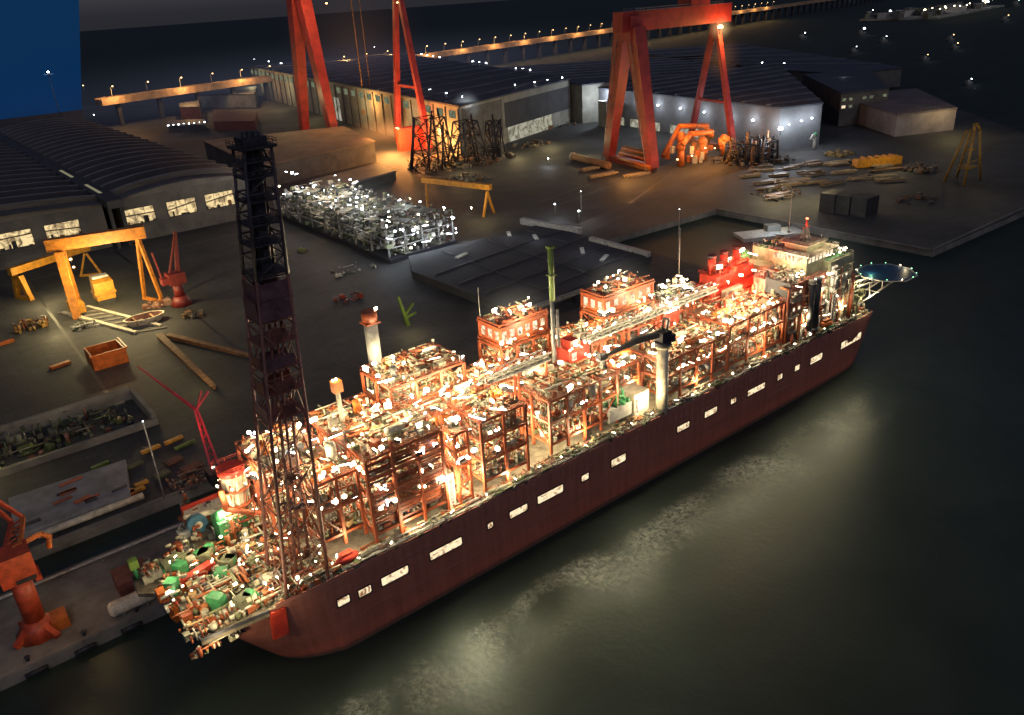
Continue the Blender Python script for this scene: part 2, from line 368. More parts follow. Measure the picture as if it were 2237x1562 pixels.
def ground_mat():
    m, nt, out = new_mat("yard_ground"); N = nt.nodes; L = nt.links
    b = N.new("ShaderNodeBsdfPrincipled"); L.new(b.outputs[0], out.inputs[0]); b.inputs["Roughness"].default_value = .75
    geo = N.new("ShaderNodeNewGeometry")
    n0 = N.new("ShaderNodeTexNoise"); n0.inputs["Scale"].default_value = .012; n0.inputs["Detail"].default_value = 9; n0.inputs["Roughness"].default_value = .65
    L.new(geo.outputs["Position"], n0.inputs["Vector"])
    r = N.new("ShaderNodeValToRGB"); e = r.color_ramp.elements
    e[0].position = .35; e[0].color = (.017, .018, .022, 1); e[1].position = .68; e[1].color = (.07, .071, .076, 1)
    L.new(n0.outputs["Fac"], r.inputs[0])
    n1 = N.new("ShaderNodeTexNoise"); n1.inputs["Scale"].default_value = .16; n1.inputs["Detail"].default_value = 8; n1.inputs["Roughness"].default_value = .75
    L.new(geo.outputs["Position"], n1.inputs["Vector"])
    br = N.new("ShaderNodeTexBrick"); br.inputs["Scale"].default_value = .05; br.inputs["Mortar Size"].default_value = .012; br.inputs["Color1"].default_value = (1, 1, 1, 1); br.inputs["Color2"].default_value = (.8, .8, .8, 1); br.inputs["Mortar"].default_value = (.45, .45, .45, 1)
    L.new(geo.outputs["Position"], br.inputs["Vector"])
    mx = N.new("ShaderNodeMix"); mx.data_type = 'RGBA'; mx.blend_type = 'MULTIPLY'; mx.inputs[0].default_value = .8
    L.new(r.outputs[0], mx.inputs[6]); L.new(br.outputs[0], mx.inputs[7])
    m2 = N.new("ShaderNodeMix"); m2.data_type = 'RGBA'; m2.blend_type = 'OVERLAY'; m2.inputs[0].default_value = .8
    L.new(mx.outputs[2], m2.inputs[6]); L.new(n1.outputs["Color"], m2.inputs[7])
    hs = N.new("ShaderNodeHueSaturation"); hs.inputs["Saturation"].default_value = .35
    L.new(m2.outputs[2], hs.inputs["Color"]); L.new(hs.outputs[0], b.inputs["Base Color"])
    return m
GROUND = ground_mat()

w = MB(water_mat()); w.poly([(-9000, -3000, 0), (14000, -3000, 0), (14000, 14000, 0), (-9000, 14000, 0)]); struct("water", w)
edge = [(-1500, 112), (330, 112), (330, 228), (446, 222), (448, 52), (760, 47), (1010, 300), (1450, 900), (1200, 1500), (520, 1760), (-1500, 1800)]
y = MB(GROUND, CONC); y.prism(edge, -3, 4, 1, 0); struct("yard_ground", y)
p = MB(CONC, CONC); p.prism([(-1500, 52), (24, 52), (24, 93), (-1500, 93)], -3, 3.6, 0); 
struct("finger_pier", p)
# kerb beams along the quay edges, and tracks across the yard
k = MB(CONC)
k.box(-1400, 330, 112.2, 113.4, 4.004, 4.7); k.box(447, 449, 54, 222, 4.004, 4.7); k.box(449, 760, 52.6, 54, 4.004, 4.7)
k.box(-1400, 24, 52.2, 53.4, 3.604, 4.2); k.box(-1400, 24, 91.6, 92.8, 3.604, 4.2)
struct("quay_kerb", k)
rd = MB(paint("road_surface", (.105, .09, .08), .85, 0, .4, .03))
rd.poly([(330, 250, 4.006), (560, 300, 4.006), (560, 322, 4.006), (330, 272, 4.006)])
rd.poly([(90, 128, 4.006), (320, 128, 4.006), (320, 144, 4.006), (90, 144, 4.006)])
struct("yard_road", rd)
tr = MB(paint("track_steel", (.05, .05, .05), .5, .3))
for a, b_ in (((370, 330), (600, 380)), ((372, 352), (600, 402)), ((420, 290), (530, 340)), ((-8, 150), (0, 520)), ((60, 150), (66, 500)), ((-200, 470), (300, 470))):
    d = Vector((b_[0] - a[0], b_[1] - a[1], 0)).normalized(); s = Vector((-d.y, d.x, 0)) * .9
    A = Vector((*a, 4.012)); B = Vector((*b_, 4.012)); tr.poly([A - s, B - s, B + s, A + s])
struct("crane_track", tr)

# ================================================================ THE SHIP
hull_root = thing("production_ship", "long dark red ship hull with a row of lit side openings moored at the quay", "ship", (130, 24, 0))
h = MB(HULLP, DECK)
# (u at deck, u at waterline, half-breadths) sections along the hull
st = []
for ud, uw, hbd, hbw in ((-32, -14, 14, 9), (-29, -13, 18, 13), (-23, -10, 21, 17), (-14, -5, 23.3, 20.5), (-4, 1, 24, 23), (6, 8, 24, 24), (60, 60, 24, 24), (120, 120, 24, 24), (180, 180, 24, 24), (235, 232, 24, 24), (262, 260, 24, 23.6), (276, 271, 23.6, 22), (282.5, 276, 22.4, 19.5)):
    st.append((ud, uw, hbd, hbw))
def sec(s, zt):
    ud, uw, hbd, hbw = s; out = []
    for z in (-4, 0, 8, 16, zt):
        t = max(0, z) / zt; t2 = t ** .7
        out.append((uw + (ud - uw) * t, hbw + (hbd - hbw) * t2, z))
    return out
ZD = [25.2, 25.2, 25.2, 25.1, 25, 25, 24.9, 24.8, 24.7, 24.2, 23.6, 23.2, 23]
grid = [sec(s, z) for s, z in zip(st, ZD)]
def hv(i, j, sgn): u_, hb, z_ = grid[i][j]; return (u_, 24 + sgn * hb, z_)
SUB = 4
def cr(p0, p1, p2, p3, t): return .5 * (2 * p1 + (p2 - p0) * t + (2 * p0 - 5 * p1 + 4 * p2 - p3) * t * t + (3 * p1 - p0 - 3 * p2 + p3) * t ** 3)
fine = []
for i in range(len(grid) - 1):
    n_ = SUB if (i < 5 or i > 8) else 1
    for k_ in range(n_):
        t = k_ / n_; G = [grid[max(0, i - 1)], grid[i], grid[i + 1], grid[min(len(grid) - 1, i + 2)]]
        fine.append([tuple(cr(*(G[m_][j][q] for m_ in range(4)), t) if n_ > 1 else grid[i][j][q] for q in range(3)) for j in range(5)])
fine.append(grid[-1])
for sgn in (-1, 1):
    base_ = len(h.v)
    for s_ in fine:
        for j in range(5): h.v.append((s_[j][0], 24 + sgn * s_[j][1], s_[j][2]))
    for i in range(len(fine) - 1):
        for j in range(4):
            q = (base_ + i * 5 + j, base_ + (i + 1) * 5 + j, base_ + (i + 1) * 5 + j + 1, base_ + i * 5 + j + 1)
            h._f(q if sgn < 0 else q[::-1], 0, True)
for i in range(len(fine) - 1):
    A_, B_ = fine[i][4], fine[i + 1][4]
    h.poly([(A_[0], 24 - A_[1], A_[2]), (B_[0], 24 - B_[1], B_[2]), (B_[0], 24 + B_[1], B_[2]), (A_[0], 24 + A_[1], A_[2])], 1)
for s_ in (0, len(fine) - 1):
    for j in range(4):
        A_, B_ = fine[s_][j], fine[s_][j + 1]
        q = [(A_[0], 24 + A_[1], A_[2]), (A_[0], 24 - A_[1], A_[2]), (B_[0], 24 - B_[1], B_[2]), (B_[0], 24 + B_[1], B_[2])]
        h.poly(q if s_ == 0 else q[::-1], 0)
part("hull", h, hull_root)
# bulwark rim, fairleads and rubbing strakes
bw = MB(HULL, DARK)
for i in range(3, len(grid) - 1):
    a, b_ = Vector(hv(i, 4, -1)), Vector(hv(i + 1, 4, -1)); bw.beam(a + Vector((0, .2, .5)), b_ + Vector((0, .2, .5)), .35, 1.1, 0)
    a, b_ = Vector(hv(i, 4, 1)), Vector(hv(i + 1, 4, 1)); bw.beam(a + Vector((0, -.2, .5)), b_ + Vector((0, -.2, .5)), .35, 1.1, 0)
for u_ in range(16, 258, 3):
    bw.box(u_, u_ + .25, -.16, -.004, 18.5, 24.4, 0)
bw.beam((10, -.1, 9.5), (232, -.1, 9.5), .3, .3, 0); bw.beam((8, -.1, 20.2), (235, -.1, 20.2), .2, .2, 0)
part("bulwark", bw, hull_root)
# walkway deck fittings outboard of the modules
rl = MB(GREY)
for u_ in range(8, 268, 4): rl.tube((u_, .45, 25.6), (u_, .45, 27.1), .06, 4)
rl.tube((8, .45, 26.5), (268, .45, 26.0), .05, 4); rl.tube((8, .45, 27.1), (268, .45, 26.6), .06, 4)
part("handrail", rl, hull_root)
# lit side openings (rim + lit recess)
for x0, x1, yy, hh in ((736, 764, 1312, 19), (782, 811, 1291, 19), (832, 892, 1257, 21), (938, 1009, 1198, 21), (1064, 1077, 1147, 15), (1112, 1152, 1116, 18), (1173, 1230, 1079, 20), (1269, 1286, 1042, 16), (1334, 1367, 1005, 19), (1478, 1506, 932, 15), (1538, 1566, 900, 15), (1595, 1608, 875, 13), (1632, 1671, 850, 14), (1697, 1709, 823, 13), (1735, 1747, 803, 13), (1769, 1796, 783, 15), (1836, 1906, 738, 15)):
    a = onv((x0 + x1) / 2, yy, 0); ua, ub = onv(x0, yy + (x1 - x0) * .258, 0).x, onv(x1, yy - (x1 - x0) * .258, 0).x
    ub = min(ub, 272.5)
    z0, z1 = a.z - hh / 2 / FPX * (a - CAM).length * 1.08, a.z + hh / 2 / FPX * (a - CAM).length * 1.08
    def yh(u_, z=(z0 + z1) / 2):
        pts_ = []
        for s_ in fine:
            for j in range(4):
                if s_[j][2] <= z <= s_[j + 1][2]: t = (z - s_[j][2]) / (s_[j + 1][2] - s_[j][2]); pts_.append((s_[j][0] + (s_[j + 1][0] - s_[j][0]) * t, 24 - (s_[j][1] + (s_[j + 1][1] - s_[j][1]) * t))); break
        for (ax, ay), (bx, by) in zip(pts_, pts_[1:]):
            if ax <= u_ <= bx: return ay + (by - ay) * (u_ - ax) / (bx - ax)
        return pts_[0][1] if u_ < pts_[0][0] else pts_[-1][1]
    ya, yb = yh(ua), yh(ub)
    r_ = MB(DARK)
    def ob(p_, q_): r_.beam(p_, q_, .3, .3, 0)
    o_ = -.2
    ob((ua, ya + o_, z0), (ub, yb + o_, z0)); ob((ua, ya + o_, z1), (ub, yb + o_, z1)); ob((ua, ya + o_, z0), (ua, ya + o_, z1)); ob((ub, yb + o_, z0), (ub, yb + o_, z1))
    f_ = part("side_opening", r_, hull_root)
    pn = MB(PORTM); c_ = .22 * (z1 - z0)
    pts = [(ua + c_, z0), (ub - c_, z0), (ub, z0 + c_), (ub, z1 - c_), (ub - c_, z1), (ua + c_, z1), (ua, z1 - c_), (ua, z0 + c_)]
    pn.poly([(pu, min(ya + (yb - ya) * (pu - ua) / (ub - ua), yh(pu, z0), yh(pu, z1)) - .08, pz) for pu, pz in pts])
    part("lit_recess", pn, f_)
# rail-side lamps washing the water and the deck edge
for i, u_ in enumerate(range(12, 268, 11)):
    flood((u_ + rnd.uniform(-2, 2), .9 + rnd.random(), 27.0 + rnd.random()), hull_root, "w", rnd.uniform(.5, .85), 0)
# end shield plate, lit orange
sp = MB(REDB); a = onv(607, 1328, 1.2); b_ = onv(612, 1386, 1.2)
sp.hexa([(b_.x - 2.2, .2, b_.z), (b_.x + 2.2, .0, b_.z), (b_.x + 2.2, 1.2, b_.z), (b_.x - 2.2, 1.2, b_.z), (a.x - 2.6, .2, a.z), (a.x + 1.6, .0, a.z), (a.x + 1.6, 1.2, a.z), (a.x - 2.6, 1.2, a.z)])
part("shield_plate", sp, hull_root, label="bright red vertical plate under the lattice tower")
# overhanging end platform
pf = MB(paint('platform_deck', (.16, .13, .09), .8, 0, .5, .4), REDB, DARK)
PFP = [tuple(g(px, py, 25.3)[:2]) for px, py in ((588, 1338), (440, 1402), (392, 1328), (372, 1298), (300, 1296), (290, 1262), (420, 1160), (560, 1120))]
pf.prism(PFP, 24.0, 25.3, 0, 0)
for i in range(6):
    if i % 2 == 0 or i == 1: pf.beam((*PFP[i], 25.7), (*PFP[i + 1], 25.7), .4, .9, 1 if i == 2 else 2)
for t in range(8):
    u_ = -33 + t * 2.6; pf.beam((u_, 4, 23.4), (u_, 36, 23.4), .5, 1.1, 2)
for vv in (5, 14, 24, 34): pf.beam((-32, vv, 22.9), (-8, vv, 15), .8, .8, 2)
part("end_platform", pf, hull_root)

# ---------------------------------------------------------------- clutter
def clutter(mb, x0, x1, y0, y1, z, n, hm, rg, m=0, big=1.0):
    for _ in range(n):
        if rg.random() < .35:
            q = rg.uniform(.25, .7) * big; mb.cbox((rg.uniform(x0, x1), rg.uniform(y0, y1), z + rg.uniform(.2, hm)), (q * rg.uniform(.6, 2), q, q * rg.uniform(.6, 1.8)), 0, m)
        x, y_ = rg.uniform(x0, x1), rg.uniform(y0, y1); k = rg.random(); s = big * rg.uniform(.5, 1.5)
        if k < .34:
            mb.cbox((x, y_, z + s * .6), (rg.uniform(.6, 2.2) * s, rg.uniform(.6, 2.0) * s, 1.2 * s * rg.uniform(.6, 1.3)), rg.choice((0, 0, 0, .4)), m)
        elif k < .58:
            l = min((x1 - x0) * .5, rg.uniform(2, 9)); zz = z + rg.uniform(.4, hm); r = rg.uniform(.14, .42) * big
            xa = max(x0, x - l / 2); xb = min(x1, x + l / 2)
            mb.tube((xa, y_, zz), (xb, y_, zz), r, 6, m)
            if rg.random() < .5: mb.tube((xb, y_, zz), (xb, y_, z), r, 6, m)
        elif k < .74:
            l = min((y1 - y0) * .5, rg.uniform(2, 8)); zz = z + rg.uniform(.4, hm); r = rg.uniform(.14, .4) * big
            ya, yb = max(y0, y_ - l / 2), min(y1, y_ + l / 2)
            mb.tube((x, ya, zz), (x, yb, zz), r, 6, m)
            if rg.random() < .5: mb.tube((x, ya, zz), (x, ya, z), r, 6, m)
        elif k < .9:
            mb.tube((x, y_, z), (x, y_, z + rg.uniform(.5, hm)), rg.uniform(.2, .9) * big, 8, m)
        else:
            mb.ball((x, y_, z + .6 * s), .7 * s, m, 7, 5)

def rail(mb, x0, x1, y0, y1, z, m=0, step=3.0):
    for a, b_ in (((x0, y0), (x1, y0)), ((x1, y0), (x1, y1)), ((x1, y1), (x0, y1)), ((x0, y1), (x0, y0))):
        l = math.hypot(b_[0] - a[0], b_[1] - a[1]); n = max(1, int(l / step))
        for i in range(n):
            t = i / n; mb.tube((a[0] + (b_[0] - a[0]) * t, a[1] + (b_[1] - a[1]) * t, z), (a[0] + (b_[0] - a[0]) * t, a[1] + (b_[1] - a[1]) * t, z + 1.3), .07, 4, m, caps=False)
        for q in (.7, 1.3): mb.tube((*a, z + q), (*b_, z + q), .07, 4, m, caps=False)

def module(label, x0, x1, y0, y1, zb, zt, levels, seed, lamps=12, power=900, bays=3, steel=RED, ndeck=58, vessels=5, roofplate=False, cladding=False, brace=True, top=40, lampc="w", name="process_module", topmat=None, lights=2, inner=True, deckm=None):
    rg = random.Random(seed)
    T = thing(name, label, "ship module", ((x0 + x1) / 2, (y0 + y1) / 2, zb), "process modules on the ship deck")
    zs = [zb + (zt - zb) * i / levels for i in range(levels + 1)]
    xs = [x0 + (x1 - x0) * i / bays for i in range(bays + 1)]
    nb2 = max(1, round((y1 - y0) / 9)); ys = [y0 + (y1 - y0) * i / nb2 for i in range(nb2 + 1)]
    f = MB(steel)
    for x in xs:
        for y_ in ys:
            if x in (x0, x1) or y_ in (y0, y1): f.box(x - .42, x + .42, y_ - .42, y_ + .42, zb - 3.5, zt, 0)
    for z in zs:
        for y_ in ys: f.beam((x0 + .42, y_, z), (x1 - .42, y_, z), .5, .8)
        for x in xs: f.beam((x, y0 + .42, z), (x, y1 - .42, z), .5, .78)
    if brace:
        for li in range(levels):
            for bi in range(bays):
                if rg.random() < .4: f.beam((xs[bi], y0 - .02, zs[li]), (xs[bi + 1], y0 - .02, zs[li + 1]), .34) if rg.random() < .5 else f.beam((xs[bi + 1], y0 - .02, zs[li]), (xs[bi], y0 - .02, zs[li + 1]), .34)
            for bi in range(nb2):
                if rg.random() < .55: f.beam((x0 - .02, ys[bi], zs[li]), (x0 - .02, ys[bi + 1], zs[li + 1]), .34)
    part("frame", f, T)
    # decks with openings left between the plates
    for i, z in enumerate(zs):
        if i == levels and not roofplate: pass
        d = MB(deckm or (DECKR if (i + seed) % 2 else GRATE))
        for a, b_ in zip(xs, xs[1:]):
            for c, e_ in zip(ys, ys[1:]):
                if i == 0 or rg.random() < .8: d.box(a + .3, b_ - .3, c + .3, e_ - .3, z + .42, z + .52)
                if bays * nb2 <= 8 and d.v: part('deck', d, T); d = MB(d.mats[0])
        if d.v: part("deck", d, T)
    hr = MB(steel)
    for i, z in enumerate(zs):
        if i: rail(hr, x0 - .3, x1 + .3, y0 - .3, y1 + .3, z + .4)
    part("handrail", hr, T)
    if cladding:
        c = MB(BROWN, RED)
        for i in range(levels):
            n = 5
            for q in range(n):
                z = zs[i] + .6 + (zs[i + 1] - zs[i] - .8) * q / n
                for bi in range(bays):
                    if rg.random() < .8: c.box(xs[bi] + .5, xs[bi + 1] - .5, y0 + .5, y0 + .7, z, z + (zs[i + 1] - zs[i]) / n * .62, 1 if rg.random() < .7 else 0)
        part("louvre_cladding", c, T)
    # equipment
    for i, z in enumerate(zs):
        zc = z + .52; hm = (zs[1] - zs[0]) * .75
        topl = i == levels
        cl = MB(topmat or TOPS)
        clutter(cl, x0 + .8, x1 - .8, y0 + .8, y1 - .8, zc, int((top if topl else ndeck) * (x1 - x0) * (y1 - y0) / 190), min(hm, 4.2) if not topl else 3.2, rg)
        if not topl: clutter(cl, x0 + .6, x1 - .6, y0 + .7, y0 + 3.5, zc, ndeck, hm, rg, 0, .75); clutter(cl, x0 + .6, x0 + 3.5, y0 + .7, y1 - .7, zc, ndeck // 2, hm, rg, 0, .75)
        part("pipework", cl, T, "stuff")
        for _ in range(vessels if not topl else max(1, vessels // 2)):
            r = rg.uniform(.9, 1.9); vx, vy = rg.uniform(x0 + 2.5, x1 - 2.5), rg.uniform(y0 + 1.6, y0 + (y1 - y0) * .75)
            b = MB(rg.choice((CREAM, CREAM, LGREY, RED, ORANGE, GREY)))
            if rg.random() < .5:
                l = rg.uniform(3, min(8, (x1 - x0) * .45)); xa = max(x0 + 1.5, vx - l / 2)
                b.vessel((xa, vy, zc + r + .4), (min(xa + l, x1 - 1.5), vy, zc + r + .4), r)
                for q in (.25, .75): b.box(xa + l * q - .25, xa + l * q + .25, vy - r * .8, vy + r * .8, zc, zc + r * .7)
            else:
                hh = rg.uniform(2.4, max(3, hm)); b.vessel((vx, vy, zc + r * .5), (vx, vy, zc + hh), r)
                b.tube((vx, vy, zc + hh), (vx, vy, zc + hh + r), .3, 6)
                for a in (0, 2.1, 4.2): b.tube((vx + r * .8 * math.cos(a), vy + r * .8 * math.sin(a), zc), (vx + r * .8 * math.cos(a), vy + r * .8 * math.sin(a), zc + r * .6), .18, 5)
            part("pressure_vessel", b, T)
    # lamps: along the edges of every level, some on posts
    n = lamps
    for q in range(int(n * 1.5)):
        i = rg.randint(1, levels); z = zs[i] + .5
        sd = rg.random()
        if sd < .45: p_ = (rg.uniform(x0, x1), y0 - .2, z + rg.uniform(1.2, 2.2))
        elif sd < .7: p_ = (x0 - .2, rg.uniform(y0, y1), z + rg.uniform(1.2, 2.2))
        else: p_ = (rg.uniform(x0 + 1, x1 - 1), rg.uniform(y0 + 1, y1 - 1), zs[-1] + rg.uniform(2.2, 4.4))
        flood(p_, T, lampc if rg.random() < .88 else "c", rg.choice((.7, .9, 1.2, 1.5, 1.9)))
    for i in range(levels):
        for q in range(lights):
            light((x0 + (x1 - x0) * (q + .5) / lights + rg.uniform(-2, 2), y0 + (y1 - y0) * rg.choice((.2, .3, .5)), zs[i + 1] - 1.3), lampc, power, T)
    for q in range(lights):
        light((x0 + (x1 - x0) * (q + .5) / lights, y0 + (y1 - y0) * rg.uniform(.2, .7), zt + 5.5), lampc, power * 1.3, T)
    return T

P1 = 9800
module("tall red module with striped louvre cladding next to the lattice tower", 19, 44, 4, 25, 30, 54.5, 4, 11, 26, P1, 3, cladding=True, lights=2, top=46)
module("open red frame module with slim posts between the bright deck gap and the striped module", 57.5, 75, 3, 24, 31, 52, 3, 12, 14, P1, 2, lights=2)
module("low red module with flat dark top in front of the twin grey mast", 87, 118, 5.5, 33, 31, 47, 2, 13, 12, P1 * .8, 4, roofplate=True, lights=2, topmat=TOPS, top=26)
module("low red module behind the black crane boom", 142, 179, 5, 26, 29.5, 43, 2, 14, 20, P1, 4, lights=2)
module("wide red frame module with a flat red roof beside the accommodation block", 181, 217, 6, 27, 28.5, 45.5, 2, 15, 18, P1, 3, roofplate=True, lights=3, brace=False, top=22)
module("red module half hidden behind the lattice tower with orange lit boxes on its far side", -2, 17, 26, 46, 28, 50, 3, 16, 18, P1, 2, lights=2)
module("stepped red module beneath the thick grey exhaust column", 42, 70, 28, 46, 30, 60, 4, 17, 30, P1, 3, lights=2, top=60)
module("tall narrow red module with cream lit penthouse and a thin mast at its corner", 90, 112, 34, 47, 30, 56, 4, 18, 16, P1, 3, lights=2, top=50)
module("red module with cream lit penthouse behind the grey overhead walkway", 140, 168, 34, 47, 30, 53, 3, 19, 16, P1, 3, lights=2, top=46)
module("olive topped module between the walkway penthouse and the red funnel", 172, 196, 33, 46, 30, 50, 3, 20, 24, P1, 3, lights=2, topmat=TOPG, top=70)
module("low red module with orange lit boxes and a slim column behind the lattice tower", 20, 40, 27, 44, 30, 52, 3, 21, 16, P1, 2, lights=2)
module("red module packed with pale pipes in the middle of the ship", 72, 88, 24, 40, 30, 50, 3, 22, 16, P1, 2, lights=2)
module("red module with small round tanks at the foot of the twin grey mast", 114, 138, 26, 44, 30, 49, 3, 23, 20, P1, 3, lights=2)
module("low red pipe rack module between the wide roofed module and the overhead walkway", 143, 178, 27, 33.5, 29.5, 48, 3, 31, 10, P1 * .7, 4, lights=1)
module("low red valve module filling the row behind the striped module", 46, 70, 20, 27, 30, 50, 3, 32, 12, P1 * .7, 3, lights=2)
module("small red pump module beside the crane column", 126, 137, 13, 25, 29, 43, 2, 33, 8, P1 * .8, 1, lights=1)
module("narrow red stair module standing in the bright deck gap", 48.5, 53, 4, 10, 28, 51, 4, 24, 8, P1 * .6, 1, ndeck=6, vessels=0, top=4, lights=1)
module("open bay module with bright cream piping and a red lifeboat below it", 4, 17, 6, 24, 34, 52, 2, 25, 14, P1 * .8, 2, lights=2, top=30)
# ================================================================ THINGS ON THE SHIP
def lattice(mb, c, b0, b1, z0, z1, n, leg, br, m=0, x=True, c1=None):
    """square tapered lattice: half sizes b0 at z0, b1 at z1"""
    c1 = c1 or c
    def cn(i, t): s = b0 + (b1 - b0) * t; sx, sy = ((-1, -1), (1, -1), (1, 1), (-1, 1))[i]; return Vector((c[0] + (c1[0] - c[0]) * t + sx * s, c[1] + (c1[1] - c[1]) * t + sy * s, z0 + (z1 - z0) * t))
    for i in range(4): mb.tube(cn(i, 0), cn(i, 1), leg, 8, m, r2=leg * .75)
    for k in range(n + 1):
        t = k / n
        for i in range(4):
            j = (i + 1) % 4; mb.tube(cn(i, t), cn(j, t), br, 5, m)
            if k < n and (x or (k * 3 + i) % 4 == 0):
                t2 = (k + 1) / n
                mb.tube(cn(i, t), cn(j, t2), br, 5, m)
                if x: mb.tube(cn(j, t), cn(i, t2), br, 5, m)
    return cn

# flare tower, leaning slightly along the ship
T = thing("flare_tower", "very tall dark lattice tower standing on the near end of the ship", "lattice tower", (-4.5, 7.5, 25))
ZT0 = 141.5; ZK = onv(572, 600, 7.2).z
def tc(z): t = (z - 25) / (ZT0 - 25); return (-4.5 + 9.8 * t, 7.2)
def th(z): t = (z - 25) / (ZT0 - 25); return 6.1 - 2.9 * t
b = MB(TOWER); lattice(b, tc(25), th(25), th(ZK), 25, ZK, 7, .55, .17, c1=tc(ZK)); part("lower_lattice", b, T)
b = MB(paint("tower_upper_steel", (.05, .04, .055), .55, .2, .4, .4, .2)); lattice(b, tc(ZK), th(ZK), th(ZT0), ZK, ZT0, 6, .5, .24, x=False, c1=tc(ZT0)); part("upper_lattice", b, T)
b = MB(DARK, TOWER)
for dx, dy, r in ((-.9, -.8, .6), (.9, -.6, .7), (.1, 1.0, .65), (-1.4, .8, .35), (1.5, .9, .35)):
    p0, p1, p2 = Vector((tc(27)[0] + dx, 7.2 + dy, 27)), Vector((tc(ZK)[0] + dx, 7.2 + dy, ZK)), Vector((tc(148)[0] + dx * .8, 7.2 + dy * .8, ZT0 + 3.5))
    b.tube(p0, p1, r * .5, 8, 1); b.tube(p1, p2, r * 1.1, 8, 0)
part("riser_pipes", b, T)
b = MB(DARK)
for z in [ZK + (ZT0 - ZK) * q for q in (.02, .26, .42, .6, .78, .9)]:
    b = MB(DARK); s = th(z) + .3; x_, y_ = tc(z); b.box(x_ - s, x_ + s, y_ - s, y_ + s, z, z + .4); rail(b, x_ - s, x_ + s, y_ - s, y_ + s, z + .4, 0, 2); part('platform', b, T)
b = MB(DARK); x_, y_ = tc(ZT0); b.box(x_ - 4.2, x_ + 4.2, y_ - 4.2, y_ + 4.2, ZT0, ZT0 + .6); b.tube((x_ - 1.2, y_, ZT0), (x_ - 1.2, y_, ZT0 + 3.6), .8, 8); b.tube((x_ + 1.5, y_, ZT0), (x_ + 1.5, y_, ZT0 + 3.2), .9, 8); b.box(x_ - 2.8, x_ + 2.8, y_ - 2.6, y_ + 2.6, ZT0 + .6, ZT0 + 2.4)
rail(b, x_ - 4.2, x_ + 4.2, y_ - 4.2, y_ + 4.2, ZT0 + .6, 0, 2)
part("platform", b, T)
b = MB(DARK); z = ZK + 1; rg = random.Random(2)
while z < ZT0 - 3:
    x_, y_ = tc(z + 1.5); w_ = rg.uniform(.7, 1.4); b.box(x_ - w_, x_ + w_ * .9, y_ - 1.8, y_ + 1.6, z, z + rg.uniform(2.0, 3.2)); z += 3.3
part("ladder_cage", b, T)
PLUM = paint("plum_panel", (.13, .06, .075), .7, 0, .6, .3, .3)
b = MB(BROWN, PLUM, TOWER)
rg = random.Random(3)
ZP = [onv(580, py, 7.2).z for py in (905, 850, 795, 740, 690, 645, 606)]
for n_, z in enumerate(ZP[:-1]):
    x_, y_ = tc(z); s = th(z); hh = ZP[n_ + 1] - z; solid = n_ >= 4
    b = MB(BROWN, PLUM, TOWER)
    z1 = z + hh * (.96 if solid else rg.uniform(.4, .65))
    for side in range(3):
        if not solid and rg.random() < .3: continue
        m_ = rg.choice((0, 1, 1)) if solid else rg.choice((0, 0, 1))
        f0 = 0 if solid else rg.uniform(0, .4); f1 = 1 if solid else rg.uniform(.6, 1)
        if side == 0: b.box(x_ - s + .4 + 2 * s * f0, x_ - s + 2 * s * f1 - .4, y_ - s - .3, y_ - s - .15, z, z1, m_)
        elif side == 1: b.box(x_ - s - .3, x_ - s - .15, y_ - s + 2 * s * f0 + .3, y_ - s + 2 * s * f1 - .3, z, z1, m_)
        else: b.box(x_ - s * .7, x_ + s * .8, y_ + .5, y_ + .7, z, z1, m_)
    b.box(x_ - s - .4, x_ + s + .4, y_ - s - .4, y_ + s + .4, z - .5, z - .2, 2); part('wind_panel', b, T, 'stuff')
b = MB(BROWN, PLUM, TOWER)
for zz in (48, 57, ZP[0] - 2): clutter(b, tc(zz)[0] - 4, tc(zz)[0] + 4, 3.5, 11, zz, 12, 3, rg, rg.choice((0, 1)), .8)
part("tower_fittings", b, T, "stuff")

# deck crane with black boom
T = thing("pedestal_crane", "deck crane with thick pale column and black tapered boom laid down to the left", "crane", (138, 2.2, 25))
b = MB(CREAM); zc = 52.5; b.tube((138, 2.2, 25), (138, 2.2, zc), 2.3, 16, 0, r2=2.0); b.tube((138, 2.2, zc - 1), (138, 2.2, zc), 2.6, 16); part("column", b, T)
b = MB(DARK); b.tube((138, 2.2, zc), (138, 2.2, zc + 1.6), 3.1, 14); b.box(135.8, 140.4, .4, 4.2, zc + 1.6, zc + 5.2); b.box(139.6, 142.4, .2, 4.4, zc + .6, zc + 3.4)
b.beam((138.6, 1.2, zc + 5), (139.6, 1.2, zc + 9.5), .5); b.beam((138.6, 3.4, zc + 5), (139.6, 3.4, zc + 9.5), .5); b.beam((139.6, 1.2, zc + 9.5), (139.6, 3.4, zc + 9.5), .5)
part("slewing_house", b, T)
tip = onv(1322, 777, 10.5); root = Vector((136.2, 2.4, zc + 4.4))
b = MB(DARK); mid = root.lerp(tip, .38) + Vector((0, 0, 1.2))
b.beam(root, mid, 1.3, 1.7, 0, 1.5, 2.3); b.beam(mid, tip, 1.5, 2.3, 0, .6, .7); part("boom", b, T)
b = MB(DARK); b.tube((139.6, 2.2, zc + 9.4), mid + Vector((0, 0, 1.4)), .14, 5); b.tube(tip, tip - Vector((0, 0, 4)), .1, 4); b.box(tip.x - .5, tip.x + .5, tip.y - .5, tip.y + .5, tip.z - 5.2, tip.z - 4); part("hoist_rope", b, T)
T = thing("boom_rest", "dark upright post carrying the tip of the black crane boom", "boom rest", (tip.x - .5, 11.5, 25))
b = MB(GREY); b.tube((tip.x - .6, 11.5, 25), (tip.x - .6, 11.5, tip.z + .5), 1.1, 8); part("post", b, T)
